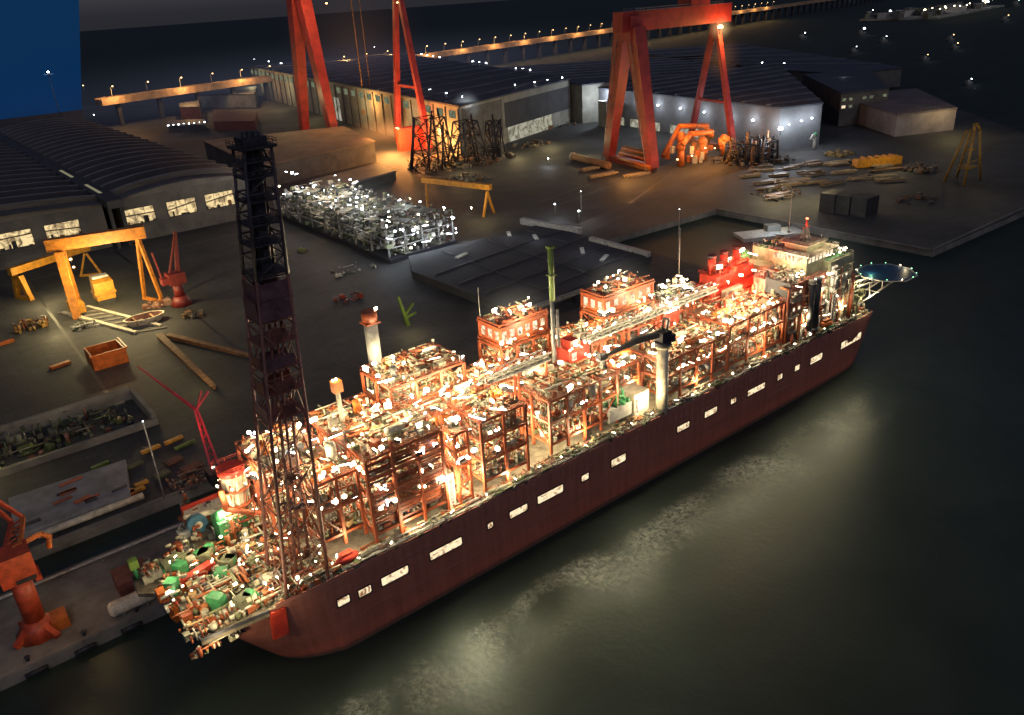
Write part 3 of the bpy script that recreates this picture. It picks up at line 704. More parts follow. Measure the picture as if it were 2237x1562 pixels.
b = MB(DARK); b.box(tip.x - 2.4, tip.x + 1.2, 10.3, 12.7, tip.z - 1.2, tip.z - .5); b.box(tip.x - 2.4, tip.x - 2, 10.3, 12.7, tip.z - .5, tip.z + 1.4); part("cradle", b, T)

# exhaust column at the stepped module
T = thing("exhaust_column", "thick grey column with a rusty cap rising from the stepped module", "exhaust stack", (46.5, 44, 60))
b = MB(LGREY); b.tube((46.5, 44, 60.4), (46.5, 44, 77), 2.2, 16); part("pipe", b, T)
b = MB(RED); b.tube((46.5, 44, 77), (46.5, 44, 80.5), 2.5, 16); b.box(44, 49, 41.6, 46.4, 76.4, 77); part("cap", b, T)
flood((48.6, 43, 80.9), T, "w", 1.0, 0)
T = thing("vent_column", "slim cream column with orange lit top behind the lattice tower", "vent stack", (24, 26, 52))
b = MB(CREAM); b.tube((24, 26, 52), (24, 26, 66.5), .7, 10); part("pipe", b, T)
b = MB(ORANGE); b.box(22.6, 25.4, 24.8, 27.2, 66.5, 70); part("head", b, T)
flood((23.2, 25.2, 70.8), T, "w", 1.0, P1 * .6)
# twin mast, thin masts
T = thing("twin_mast", "tall twin column mast, grey below and lime green above, amid the ship", "mast", (107, 25.5, 33))
b = MB(GREY); b.tube((107, 25.5, 30), (107, 25.5, 72), .75, 8); b.tube((109.2, 25.5, 30), (109.2, 25.5, 68), .5, 8); part("lower_column", b, T)
b = MB(LIME); b.tube((107.2, 25.5, 72), (107.2, 25.5, 91), 1.0, 8); b.box(105.8, 108.6, 24.2, 26.8, 81, 81.4); b.box(106, 108.4, 24.4, 26.6, 90.6, 91.4); part("upper_column", b, T)
b = MB(GREY)
for z in range(34, 68, 4): b.tube((107.6, 25.5, z), (109, 25.5, z), .2, 5)
part("rung", b, T)
for lab, u_, v_, z0, z1 in (("thin pale mast at the corner of the tall narrow penthouse module", 91, 46.6, 56, 76), ("thin mast standing on the far side between walkway and red funnel", 198, 46.8, 50, 74), ("thin mast on the accommodation block roof next to the helideck", 268, 40, 58, 78)):
    T = thing("thin_mast", lab, "mast", (u_, v_, z0)); b = MB(LGREY); b.tube((u_, v_, z0), (u_, v_, z1), .22, 6, r2=.12); part("pole", b, T)
    b = MB(DARK); b.box(u_ - .6, u_ + .6, v_ - .6, v_ + .6, z0, z0 + .5); part("base", b, T)

# penthouses
for x0, x1, y0, y1, z, lab in ((90.5, 111.5, 34.5, 46.5, 56.6, "red penthouse with cream lit openings and lamps crowded on its roof, near the thin mast"), (140.5, 167.5, 34.5, 46.5, 53.6, "red penthouse with cream lit openings, farther from the tower, behind the walkway")):
    T = thing("penthouse", lab, "deck house", ((x0 + x1) / 2, (y0 + y1) / 2, z))
    b = MB(RED); b.box(x0, x1, y0, y1, z, z + 7); part("wall", b, T)
    b = MB(RED); b.box(x0 - .8, x1 + .8, y0 - .8, y1 + .8, z + 7, z + 7.6); b.box(x0 - .5, x1 + .5, y0 - .5, y1 + .5, z + .4, z + 1.0)
    for x in (x0 - .1, x1 + .1):
        for y_ in (y0 - .1, y1 + .1): b.box(x - .4, x + .4, y_ - .4, y_ + .4, z - .3, z + 8.6)
    b.beam((x0, y0 - .4, z + 8.4), (x1, y0 - .4, z + 8.4), .5); b.beam((x0 - .4, y0, z + 8.4), (x0 - .4, y1, z + 8.4), .5); part("edge_beam", b, T)
    n = 6
    for i in range(n):
        xx = x0 + (x1 - x0) * (i + .5) / n
        b = MB(WINW); b.box(xx - 1.1, xx + .9, y0 - .12, y0 - .02, z + 2.2 + (i % 2) * .6, z + 5.6); part("window", b, T)
    for i in range(3):
        yy = y0 + (y1 - y0) * (i + .5) / 3
        b = MB(WINW); b.box(x0 - .12, x0 - .02, yy - 1.1, yy + 1.1, z + 2.2, z + 5.6); part("window", b, T)
    rg = random.Random(int(x0)); b = MB(TOPS); clutter(b, x0 + .5, x1 - .5, y0 + .5, y1 - .5, z + 7.6, 50, 3.2, rg); part("roof_equipment", b, T, "stuff")
    for i in range(9): flood((rg.uniform(x0 + 1, x1 - 1), rg.uniform(y0 + .5, y1 - 1), z + 9.6 + rg.random() * 2.4), T, "w", rg.choice((.8, 1.1, 1.5)))
    light(((x0 + x1) / 2, y0 + 3, z + 13.5), "w", P1 * 1.5, T); light((x0 - 4, y0 - 4, z + 5), "w", P1 * .4, T); light(((x0 + x1) / 2, y0 - 5, z + 5), "w", P1 * .5, T)

# overhead walkways / pipe bridge
for lab, pts, z in (("overhead walkway bridge running from the deck gap to the twin mast", (72, 100, 21), 54), ("longer dark overhead walkway bridge between the twin mast and the red winch house", (120, 164, 24), 53), ("short overhead walkway bridge leading towards the red funnel", (170, 199, 28), 51)):
    xa, xb, yc = pts
    T = thing("overhead_walkway", lab, "walkway", ((xa + xb) / 2, yc, z))
    b = MB(GREY); b.box(xa, xb, yc - 1.8, yc + 1.8, z, z + .5); part("deck", b, T)
    b = MB(LGREY)
    for s in (-1.8, 1.8):
        b.beam((xa, yc + s, z + 2.6), (xb, yc + s, z + 2.6), .3); b.beam((xa, yc + s * 1.02, z - .1), (xb, yc + s * 1.02, z - .1), .5)
        n = int((xb - xa) / 3.5)
        for i in range(n):
            x = xa + (xb - xa) * i / n; b.beam((x, yc + s, z + .3), (x, yc + s, z + 2.5), .2); b.beam((x, yc + s, z + .3), (x + (xb - xa) / n, yc + s, z + 2.5), .2)
    part("side_truss", b, T)
    b = MB(CREAM, GREY)
    for i, q in enumerate((-1.1, -.4, .4, 1.1)): b.tube((xa + .5, yc + q, z + .9), (xb - .5, yc + q, z + .9), .3, 6, i % 2)
    part("pipe_run", b, T)
    b = MB(RED)
    for q in (.06, .5, .94): x = xa + (xb - xa) * q; b.beam((x, yc - 1.5, 30), (x, yc - 1.2, z), .7); b.beam((x, yc + 1.5, 30), (x, yc + 1.2, z), .7)
    part("support", b, T)
    for i in range(5): flood((xa + (xb - xa) * (i + .5) / 5, yc - 1.9, z + 3.2), T, "w", .7)
# red winch house half way
T = thing("winch_house", "small red house with lamps at the junction of the overhead walkways", "deck house", (113, 22, 50))
b = MB(REDB); b.box(108.5, 118, 19, 27, 49, 54); b.box(110, 114, 20, 25, 54, 57); part("wall", b, T)
b = MB(WINW); b.box(109.5, 111.8, 18.88, 18.97, 50, 53); part("window", b, T)
b = MB(CREAM); b.tube((115.6, 23, 54), (115.6, 23, 58), 1.3, 10); part("tank", b, T)
for q in range(5): flood((109 + q * 2.2, 18.6, 54.8 + (q % 2)), T, "w", 1.0, P1 * .7 if q == 2 else 0)
T = thing("valve_house", "small red house with lamps above the low module behind the crane", "deck house", (167, 27, 43))
b = MB(REDB); b.box(163, 172, 24, 31, 43, 50.5); b.box(165, 168, 25, 29, 50.5, 53.5); part("wall", b, T)
b = MB(WINW); b.box(164, 166.5, 23.88, 23.97, 45, 48.5); part("window", b, T)
for q in range(4): flood((164 + q * 2.2, 23.6, 51.4), T, "w", 1.1, P1 * .6 if q == 2 else 0)

# red funnel with red lamps
T = thing("red_funnel_house", "bright red stepped house with glowing red lamps near the accommodation block", "deck house", (217, 37, 30))
b = MB(REDB); b.box(200, 234, 31, 43, 27, 47); b.box(206, 232, 33, 42, 47, 53); part("wall", b, T)
b = MB(REDB, DARK)
for x in (209, 217, 226): b.tube((x, 38, 53), (x, 38, 60), 1.7, 10, 0); b.tube((x, 38, 60), (x, 38, 61.4), 1.9, 10, 1)
part("funnel", b, T)
b = MB(REDB); rail(b, 199.7, 234.3, 30.7, 43.3, 47); rail(b, 205.7, 232.3, 32.7, 42.3, 53); part("handrail", b, T)
rg = random.Random(5); b = MB(clutter_mat("red_fittings", [(.5, .05, .03), (.3, .03, .02), (.6, .2, .12), (.2, .05, .04)])); clutter(b, 200.5, 205, 31.5, 42, 47, 30, 4, rg); clutter(b, 207, 231, 33.5, 37, 53, 60, 5, rg); clutter(b, 201, 233, 30.2, 31, 32, 70, 13, rg); part("roof_equipment", b, T, "stuff")
for q in range(4): b = MB(ORANGE); x = 202 + q * 7.4; b.vessel((x, 29.6, 32), (x + 4.4, 29.6, 32), 1.3); b.box(x + 1, x + 3, 29, 31, 27, 31); part("side_tank", b, T)
for x, z in ((207, 57.5), (214, 59), (222, 61.5), (230, 58)): flood((x, 32.4, z), T, "w", 1.9); light((x, 31, z + 1), "r", P1 * 1.3, T)
for x, z in ((203, 49), (211, 50), (220, 51), (229, 51)): flood((x, 30.5, z), T, "w", 1.2)
light((208, 26, 42), "r", P1 * 1.3, T); light((226, 26, 42), "r", P1 * 1.3, T)

# accommodation block
T = thing("accommodation_block", "pale stepped accommodation block with lit stair tower at the far end of the ship", "deck house", (241, 24, 24))
WA = paint("accommodation_wall", (.3, .31, .21), .6, 0, .35, .3)
WRED = paint("accommodation_red_wall", (.36, .13, .09), .6, 0, .45, .3)
b = MB(WRED, WA, WALLD); b.box(220, 246, 5, 24, 24, 52, 0); part("wall", b, T, label="reddish front wall of the accommodation block")
b = MB(WA); b.box(238, 246, 24.02, 44, 24, 50); b.box(246.02, 264, 4, 44, 24, 56); b.box(264.02, 270, 8, 40, 24, 44); part("wall", b, T)
b = MB(WALLD); b.box(219.6, 219.95, 5.4, 18, 35, 53); part("side_screen", b, T)
b = MB(WA, DECK); b.box(234, 254, 8, 25, 56.01, 60.5, 0); b.box(232.5, 255.5, 6.6, 26.4, 60.5, 61.1, 1); b.box(238, 251, 11, 22, 61.1, 63.6, 0); b.box(237, 252, 10, 23, 63.6, 64.0, 1); b.box(234, 246, 8, 24, 52.01, 56, 0); part("bridge", b, T)
b = MB(GREY); rail(b, 232.5, 255.5, 6.6, 26.4, 61.1); rail(b, 246.2, 263.8, 4.2, 43.8, 56); rail(b, 237, 252, 10, 23, 64); rail(b, 220.2, 245.8, 5.2, 23.8, 52)
for z in (31, 38, 45): b.box(219.0, 264.4, 3.2, 4.9, z, z + .3); rail(b, 219.2, 264.2, 3.2, 4.8, z + .3)
part("gallery", b, T)
for i in range(9):
    b = MB(WINW); yy = 8.6 + i * 1.8; b.box(233.86, 233.97, yy, yy + 1.2, 57.4, 59.8); part("window", b, T)
for i in range(7):
    b = MB(WINW); xx = 235 + i * 2.7; b.box(xx, xx + 1.8, 7.86, 7.97, 57.4, 59.8); part("window", b, T)
rg = random.Random(8)
for z in (27, 33, 40, 47):
    for i in range(11):
        x = 222 + i * 3.7
        if 246 < x < 251 or 229 < x < 236: continue
        if rg.random() < .75:
            yy = 4.86 if x < 245.5 else 3.86
            b = MB(WINW); b.box(x, x + 1.3, yy, yy + .1, z, z + 1.7); part("window", b, T)
b = MB(LAMPC if False else WINW); b.box(247.0, 250.4, 3.2, 3.85, 28, 54); part("stair_tower", b, T, label="brightly lit stair tower strip")
b = MB(LGREY)
for z in range(29, 54, 4): b.box(246.6, 250.8, 2.9, 3.19, z, z + .4)
part("stair_landing", b, T)
b = MB(GREEN, OLIVE, TOPG); b.box(247, 263, 6, 42, 56.02, 56.3, 0); clutter(b, 248, 262, 7, 40, 56.3, 50, 3.5, rg, 2); clutter(b, 221, 234, 6, 23, 52, 60, 3.5, rg, 2); clutter(b, 256, 263, 5, 24, 56.3, 30, 4, rg, 2); part("roof_deck", b, T)
b = MB(TOPS); clutter(b, 219, 246, 2.6, 4.8, 24.6, 130, 26, rg, 0, 1.0); clutter(b, 264, 281, 3, 24, 23.4, 90, 6, rg, 0, 1.3); clutter(b, 246, 264, 2.4, 3.9, 25, 110, 28, rg, 0, 1.0); clutter(b, 217, 219.6, 5, 24, 25, 90, 26, rg, 0, 1.0); part("wall_fittings", b, T, "stuff")
b = MB(paint("olive_fittings", (.27, .29, .16), .6, 0, .5, .4, .4)); clutter(b, 264, 275, 4, 22, 30, 70, 10, rg, 0, 1.6); clutter(b, 262, 271, 3, 7, 24, 60, 18, rg, 0, 1.3); b.tube((272, 5, 24), (276, 5, 33), 1.2, 8); b.ball((276.5, 5, 34), 2.2, 0, 8, 6); part("stern_fittings", b, T, "stuff")
for i in range(48):
    sd = rg.random()
    p_ = (rg.uniform(221, 263), 2.8, rg.choice((32.8, 39.6, 46.8, 52))) if sd < .5 else (rg.uniform(247, 263), rg.uniform(5, 12), 58.5) if sd < .68 else (rg.uniform(221, 233), rg.uniform(5, 10), 54.5) if sd < .8 else (rg.uniform(264, 271), rg.uniform(5, 9), rg.uniform(30, 46))
    flood(p_, T, "w", rg.choice((.6, .8, 1.1)))
for p_ in ((228, 2, 36), (240, 2, 46), (255, 1.5, 35), (268, 1, 42), (276, -1, 33), (259, 10, 63), (228, 8, 60), (216, 20, 48), (244, 4, 66), (230, 16, 58)): light(p_, "w", P1 * .55, T)
for lab, u_ in (("left one of two dark exhaust stacks on the accommodation block side", 230.6), ("right one of two dark exhaust stacks on the accommodation block side", 235.0)):
    E_ = thing("exhaust_stack", lab, "exhaust stack", (u_, 2.4, 30)); b = MB(DARK); b.tube((u_, 2.4, 30), (u_, 2.4, 51), 1.5, 12); part("pipe", b, E_)
    b = MB(GREY); b.tube((u_, 2.4, 51), (u_, 2.4, 52.6), 1.7, 12); b.box(u_ - 1.2, u_ + 1.2, 1.2, 4.5, 29, 30); part("collar", b, E_)
T = thing("signal_mast", "short mast with red lamp on the bridge roof", "mast", (244, 16, 64))
b = MB(GREY); lattice(b, (244, 16), 1.6, .6, 64, 70, 3, .18, .1); part("lattice", b, T)
b = MB(REDB); b.tube((244, 16, 70), (244, 16, 73), .5, 8); b.beam((241.5, 16, 70), (246.5, 16, 70), .3); part("head", b, T)
flood((244, 16, 73.6), T, "r", 1.0, 1500)
T = thing("radar_dome", "green domed equipment on the roof beside the red funnel house", "radar dome", (240, 44, 46))
b = MB(GREEN); b.ball((242, 47, 51), 4.2, 0, 12, 8, 1.4, 1, .75); part("dome", b, T)
b = MB(OLIVE); b.box(237, 247, 43, 49, 27, 48); part("base", b, T); light((240, 40, 57), "w", P1 * .6, T)

# helideck
T = thing("helideck", "round blue helideck with green edge lights jutting out beyond the ship end", "helideck", (289, 0, 41.5))
b = MB(paint("helideck_blue", (.01, .05, .13), .5, 0, .3, .3)); b.prism([(289 + 12.2 * math.cos(2 * PI * i / 8 + PI / 8), 1 + 12.2 * math.sin(2 * PI * i / 8 + PI / 8)) for i in range(8)], 40.9, 41.6); part("deck", b, T)
b = MB(LGREY)
for i in range(8):
    a0_, a1_ = 2 * PI * i / 8 + PI / 8, 2 * PI * (i + 1) / 8 + PI / 8
    b.beam((289 + 13 * math.cos(a0_), 1 + 13 * math.sin(a0_), 41.3), (289 + 13 * math.cos(a1_), 1 + 13 * math.sin(a1_), 41.3), .7, .3)
part("safety_net", b, T)
b = MB(LGREY)
for vv in (-4, 1, 6):
    b.beam((266, vv + 6, 40.2), (300, vv, 40.2), .6); b.beam((268, vv + 6, 31), (298, vv, 40), .6)
    for q in (.25, .5, .75): b.beam((266 + 34 * q, vv + 6 * (1 - q), 40), (268 + 30 * q, vv + 6 * (1 - q), 31 + 9 * q), .4)
b.beam((279, -2, 35), (279, 9, 35), .4); b.beam((290, -4, 38), (290, 7, 38), .4)
part("support_truss", b, T)
b = MB(LAMPW); 
for i in range(12):
    a = 2 * PI * i / 12
    flood((289 + 12.6 * math.cos(a), 1 + 12.6 * math.sin(a), 42.0), T, "g" if i % 4 else "w", .5)
light((283, 5, 43.4), "g", 500, T); light((301, -2, 43.6), "w", 700, T); light((274, 4, 42), "w", 3500, T)

# lifeboat + green patch + misc on deck
def lifeboat(p_, mat_, lab, L=7.5):
    T = thing("lifeboat", lab, "lifeboat", p_)
    b = MB(mat_); x, y_, z = p_; b.ball((x, y_, z + 1.6), 1, 0, 12, 8, L / 2, 1.5, 1.5); part("hull", b, T)
    b = MB(mat_); b.box(x - L * .25, x + L * .2, y_ - .9, y_ + .9, z + 2.6, z + 3.6); part("canopy", b, T)
    b = MB(GREEN); b.box(x - L * .5, x + L * .5, y_ - 1.7, y_ - 1.4, z - .4, z + .3); b.box(x - L * .5, x + L * .5, y_ + 1.4, y_ + 1.7, z - .4, z + .3); part("cradle", b, T)
lifeboat((9, 3.4, 26), REDB, "bright red lifeboat on a green cradle at the foot of the open bay module")
lifeboat((243, 1.4, 28), ORANGE, "orange lifeboat hanging below the stair tower of the accommodation block", 9)
T = thing("netted_skid", "green netted equipment skid standing by the boom rest", "equipment skid", (119, 7.5, 30))
rg = random.Random(9); b = MB(GREEN, LIME); clutter(b, 114, 124, 5, 10.5, 34, 40, 5, rg, 0, .9); part("netting", b, T, "stuff")
b = MB(LGREY); b.box(113.5, 124.5, 4.5, 11, 29, 34); part("housing", b, T)
light((119, 2, 41), "w", P1 * .6, T)
# white lit deck houses in the gaps
for lab, u0, u1, v0, v1, z1 in (("brightly lit cream deck house between the green skid and the crane column", 125.5, 133, 4, 12, 36), ("small cream deck house in the bright gap beside the red stair module", 45, 47.6, 5, 12, 38), ("bright cream deck house between the wide red frame module and the red funnel house", 206, 217.5, 27.6, 29.8, 48)):
    T = thing("deck_house", lab, "deck house", ((u0 + u1) / 2, (v0 + v1) / 2, 25)); b = MB(CREAM); b.box(u0, u1, v0, v1, 25, z1); part("wall", b, T)
    b = MB(WINW); b.box(u0 + .6, u0 + 1.8, v0 - .1, v0 - .01, 27, z1 - 2); part("doorway", b, T)
    light(((u0 + u1) / 2, v0 - 3, z1 - 2), "w", P1 * 1.2, T)
# bright deck gaps: floodlights on the deck itself
for u_, v_, z_ in ((81, 8, 34), (80, 16, 36), (46.5, 3, 33), (54.5, 6, 34), (10, 2.5, 33), (134, 12, 35), (100, 3.6, 31), (160, 4, 30), (200, 2.6, 30), (30, 1.8, 29.5), (66, 1.8, 30)):
    light((u_, v_, z_), "w", P1 * {81: 1.6, 80: 1.6, 46.5: .8, 54.5: 1.0, 10: .4, 100: 1.1, 134: 1.0, 160: .8}.get(u_, .45), hull_root)
rg = random.Random(31)
b = MB(TOPS); clutter(b, 4, 262, 2.2, 5.0, 25.2, 500, 2.4, rg, 0, .8); clutter(b, 4, 218, 25, 30, 25.2, 120, 3, rg); part("deck_pipework", b, hull_root, "stuff")
b = MB(DOCKM); clutter(b, 4, 266, .4, 2.0, 25.2, 620, 1.8, rg, 0, .8); clutter(b, 76, 136, .6, 5, 25.2, 100, 3, rg, 0, .9); part("rail_fittings", b, hull_root, "stuff")
b = MB(LGREY)
for v_ in (.9, 1.5, 3.6): b.tube((6, v_, 26.3), (262, v_, 26), .3, 6)
part("deck_main", b, hull_root)

# ---------------------------------------------------------------- end platform gear
def small(name, lab, cat, parts_, loc, group=None):
    T = thing(name, lab, cat, loc, group)
    for nm, mb in parts_: part(nm, mb, T)
    return T
def W(x, y_, z=25.4): return g(x, y_, z)
c = W(516, 1165, 26); b = MB(GREEN); b.box(c.x - 5, c.x + 4.5, c.y - 3, c.y + 4, 25.3, 33); k = MB(GREEN); k.vessel((c.x - 4, c.y + .5, 33.4), (c.x + 4, c.y + .5, 33.4), 2); 
small("green_tank", "large dark green tank house behind the lattice tower foot", "tank", (("body", b), ("drum", k)), (c.x, c.y, 25.3))
c = W(437, 1165, 25.4); b = MB(BLUE); b.tube((c.x, c.y - 1, 29), (c.x, c.y + 1.6, 29), 3.0, 18); k = MB(CREAM); k.tube((c.x, c.y - 1.3, 29), (c.x, c.y - 1.05, 29), 1.2, 12); l_ = MB(GREY); l_.box(c.x - 2.6, c.x - 1.8, c.y - 1, c.y + 1.6, 25.3, 28); l_.box(c.x + 1.8, c.x + 2.6, c.y - 1, c.y + 1.6, 25.3, 28)
small("cable_drum", "round blue cable drum on the overhanging end platform", "cable drum", (("drum", b), ("hub", k), ("cradle", l_)), (c.x, c.y, 25.3))
c = W(470, 1130, 25.4); b = MB(CREAM); b.box(c.x - 8, c.x + 5, c.y - 2, c.y + 3, 25.3, 30); k = MB(REDB); k.box(c.x - 8.4, c.x + 5.4, c.y + 3.05, c.y + 3.6, 25.3, 31.5); q = MB(CREAM); q.path([(c.x - 9, c.y - 2, 31), (c.x - 7, c.y - 3.5, 31), (c.x - 2, c.y - 4.4, 30.6), (c.x + 2, c.y - 4, 29.4)], .9, 8)
small("mooring_house", "cream mooring house with thick bent pipe at the back of the end platform", "deck house", (("wall", b), ("back_plate", k), ("bent_pipe", q)), (c.x, c.y, 25.3))
for lab, px, py, mat_, sx in (("green winch with white drum near the orange beam on the end platform", 425, 1235, GREEN, 1.1), ("green winch at the platform corner next to the green post", 380, 1250, GREEN, 1.25), ("grey winch nearest the lattice tower foot", 592, 1275, LGREY, 1.2), ("small green winch low beside the red shield plate", 552, 1322, GREEN, .9), ("orange and cream winch at the middle of the end platform", 515, 1262, ORANGE, 1.0), ("pale winch right behind the lattice tower near leg", 520, 1215, CREAM, 1.1)):
    c = W(px, py); b = MB(mat_); b.box(c.x - 2.2 * sx, c.x + 2.2 * sx, c.y - 1.6 * sx, c.y + 1.6 * sx, 25.3, 26.3); b.box(c.x - 2.2 * sx, c.x - 1.7 * sx, c.y - 1.4 * sx, c.y + 1.4 * sx, 26.3, 28.6 * sx if sx < 1 else 28.8); b.box(c.x + 1.7 * sx, c.x + 2.2 * sx, c.y - 1.4 * sx, c.y + 1.4 * sx, 26.3, 28.8)
    k = MB(CREAM); k.tube((c.x - 1.65 * sx, c.y, 27.8), (c.x + 1.65 * sx, c.y, 27.8), 1.15 * sx, 12); m_ = MB(DARK); m_.box(c.x + 2.25 * sx, c.x + 3.4 * sx, c.y - .7, c.y + .7, 26, 28)
    small("deck_winch", lab, "winch", (("bed", b), ("drum", k), ("motor", m_)), (c.x, c.y, 25.3), "winches on the end platform")
a, b2 = W(362, 1296, 26.5), W(462, 1232, 27.5); b = MB(REDB); b.beam(a, b2, 2.4, 2.0); k = MB(ORANGE); k.box(a.x - 2.2, a.x + .5, a.y - 1.6, a.y + 1.6, a.z - 1.4, a.z + 1.6); q = MB(REDB); q.beam(b2, (b2.x + 1, b2.y + 1, 25.3), 1.4); q.beam(a, (a.x + 1, a.y, 25.3), 1)
small("stern_davit", "long orange red davit arm lying across the end platform", "davit", (("arm", b), ("head", k), ("post", q)), (a.x, a.y, 25.3))
a, b2 = W(300, 1262, 25.4), None; b = MB(GREEN); b.tube((a.x, a.y, 25.3), (a.x, a.y, 31), .7, 8); k = MB(LIME); k.box(a.x - 1.2, a.x + 1.2, a.y - 1.2, a.y + 1.2, 29, 31.6)
small("corner_post", "green post at the outer corner of the end platform", "post", (("pole", b), ("head", k)), (a.x, a.y, 25.3))
c = W(399, 1325, 23); b = MB(ORANGE); b.cbox((c.x - 1, c.y, 22.5), (4.5, 3.4, 4.4), .2); k = MB(RED); k.box(c.x - 2, c.x + 1, c.y - .4, c.y + .4, 24.6, 25.6)
small("orange_crate", "orange box hung on the outer edge of the end platform", "box", (("body", b), ("hanger", k)), (c.x, c.y, 20))
c = W(440, 1345, 22); b = MB(GREEN); b.vessel((c.x + 1, c.y, 19.5), (c.x + 1, c.y, 24), 1.6); k = MB(DARK); k.box(c.x - .6, c.x + 2.6, c.y - .5, c.y + .5, 17.4, 18.6)
small("hanging_tank", "dark green bottle tank under the near corner of the end platform", "tank", (("body", b), ("bracket", k)), (c.x, c.y, 17.4))
T = thing("mooring_gear", "jumble of pale pipes, chains and fairleads on the end platform", "mooring gear", (-28, 16, 25.3))
rg = random.Random(77); b = MB(TOPS); clutter(b, -37, -15, 3, 36, 25.4, 150, 3.6, rg, 0, 1.1); part("fittings", b, T, "stuff")
b = MB(TOPS); clutter(b, -36, -15, 2.6, 8, 25.4, 40, 2.6, rg); clutter(b, -14, 6, 1.5, 12, 25.2, 60, 2.5, rg); part("fairleads", b, T, "stuff")
b = MB(TOPS); clutter(b, -37, -24, 1.2, 2.3, 21.5, 26, 3.5, rg, 0, .8); part("hull_fittings", b, T, "stuff")
b = MB(TOPS); clutter(b, -14, 4, 12, 40, 25.3, 200, 6, rg, 0, 1.2); clutter(b, -13, 3, 1.5, 13, 25.3, 120, 3, rg, 0, .9); part("deck_stores", b, T, "stuff")
b = MB(TOPS, TOPG)
for i in range(46):
    q_ = g(rg.uniform(300, 520), rg.uniform(1190, 1290), 25.4)
    if q_.x > -13 or q_.y > 44: continue
    clutter(b, q_.x - 1.6, q_.x + 1.6, q_.y - 1.6, q_.y + 1.6, 25.35, 5, 4, rg, rg.choice((0, 0, 1)), 1.1)
for i in range(30):
    q_ = g(rg.uniform(400, 560), rg.uniform(1100, 1180), 25.4)
    clutter(b, q_.x - 1.6, q_.x + 1.6, q_.y - 1.6, q_.y + 1.6, 25.35, 5, 5, rg, rg.choice((0, 0, 1)), 1.2)
part("lobe_stores", b, T, "stuff")
b = MB(TOPS)
for i in range(40): an = rg.random() * 6.28; b.tube((-7 + 3.7 * math.cos(an), 40 + 3.7 * math.sin(an), rg.uniform(28, 38)), (-7 + 3.7 * math.cos(an + .3), 40 + 3.7 * math.sin(an + .3), rg.uniform(36, 47)), rg.uniform(.15, .4), 6)
clutter(b, -13, -1, 34, 38, 26, 60, 9, rg); part("riser_fittings", b, T, "stuff")
b = MB(TOPS); clutter(b, -30, -14, 3, 24, 25.4, 60, 4.5, rg, 0, 1.3); part("pale_stores", b, T, "stuff")
b = MB(OLIVE, GREEN)
for i in range(13): x_, y_ = rg.uniform(-33, -14), rg.uniform(4, 36); b.cbox((x_, y_, 27.6), (rg.uniform(2, 4.4), rg.uniform(2, 4.4), 4.4), rg.random(), 0 if i % 3 == 0 else 1)
part("locker", b, T, "stuff")
for i in range(60): flood((rg.uniform(-35, 8), rg.uniform(1.5, 36), 27.5 + rg.random() * 3), T, "w", rg.choice((.5, .7, .9)))
for p_ in ((-34, 8, 33), (-28, 0, 32), (-22, 14, 34), (-34, 26, 34), (-24, 30, 35), (-16, 4, 32), (-8, 20, 33), (-12, 38, 36), (-30, -3, 24), (-18, -3, 30)): light(p_, "w", P1 * .34, T)
T = thing("turret_module", "rounded cream and red equipment tower at the far corner behind the lattice tower", "ship module", (-6, 40, 25.3))
b = MB(CREAM); b.vessel((-7, 40, 27), (-7, 40, 46), 3.4, 0, 14); part("column", b, T)
b = MB(REDB, RED); b.tube((-7, 40, 46), (-7, 40, 48), 4, 14); rail(b, -11, -3, 36, 44, 48); part("cap", b, T)
b = MB(RED)
for z in (31, 36, 41): b.tube((-7, 40, z), (-7, 40, z + .5), 4.6, 14); 
b.path([(-12, 36, 44), (-12, 35, 38), (-5, 33.5, 34), (0, 33, 33)], .9, 8); part("gallery", b, T)
for i in range(12): a = rg.random() * 6.28; flood((-7 + 4.6 * math.cos(a), 40 + 4.6 * math.sin(a), rg.choice((32.8, 37.8, 42.8, 49.6))), T, "w", rg.choice((.7, 1.0)))
for p_ in ((-13, 33, 44), (-12, 36, 36), (-4, 31, 48)): light(p_, "w", P1 * .7, T)
# ================================================================ THE YARD
def cen(poly): return (sum(p[0] for p in poly) / len(poly), sum(p[1] for p in poly) / len(poly), 4)
def building(name, lab, poly, z1, wall, roof, cat="building", over=1.2, base=4):
    T = thing(name, lab, cat, cen(poly))
    b = MB(wall); b.prism(poly, base, z1); part("wall", b, T)
    cx, cy, _ = cen(poly)
    rp = []
    for p in poly:
        d = Vector((p[0] - cx, p[1] - cy)); d.normalize(); rp.append((p[0] + d.x * over, p[1] + d.y * over))
    b = MB(roof); b.prism(rp, z1 + .003, z1 + 1.6); part("roof", b, T)
    return T

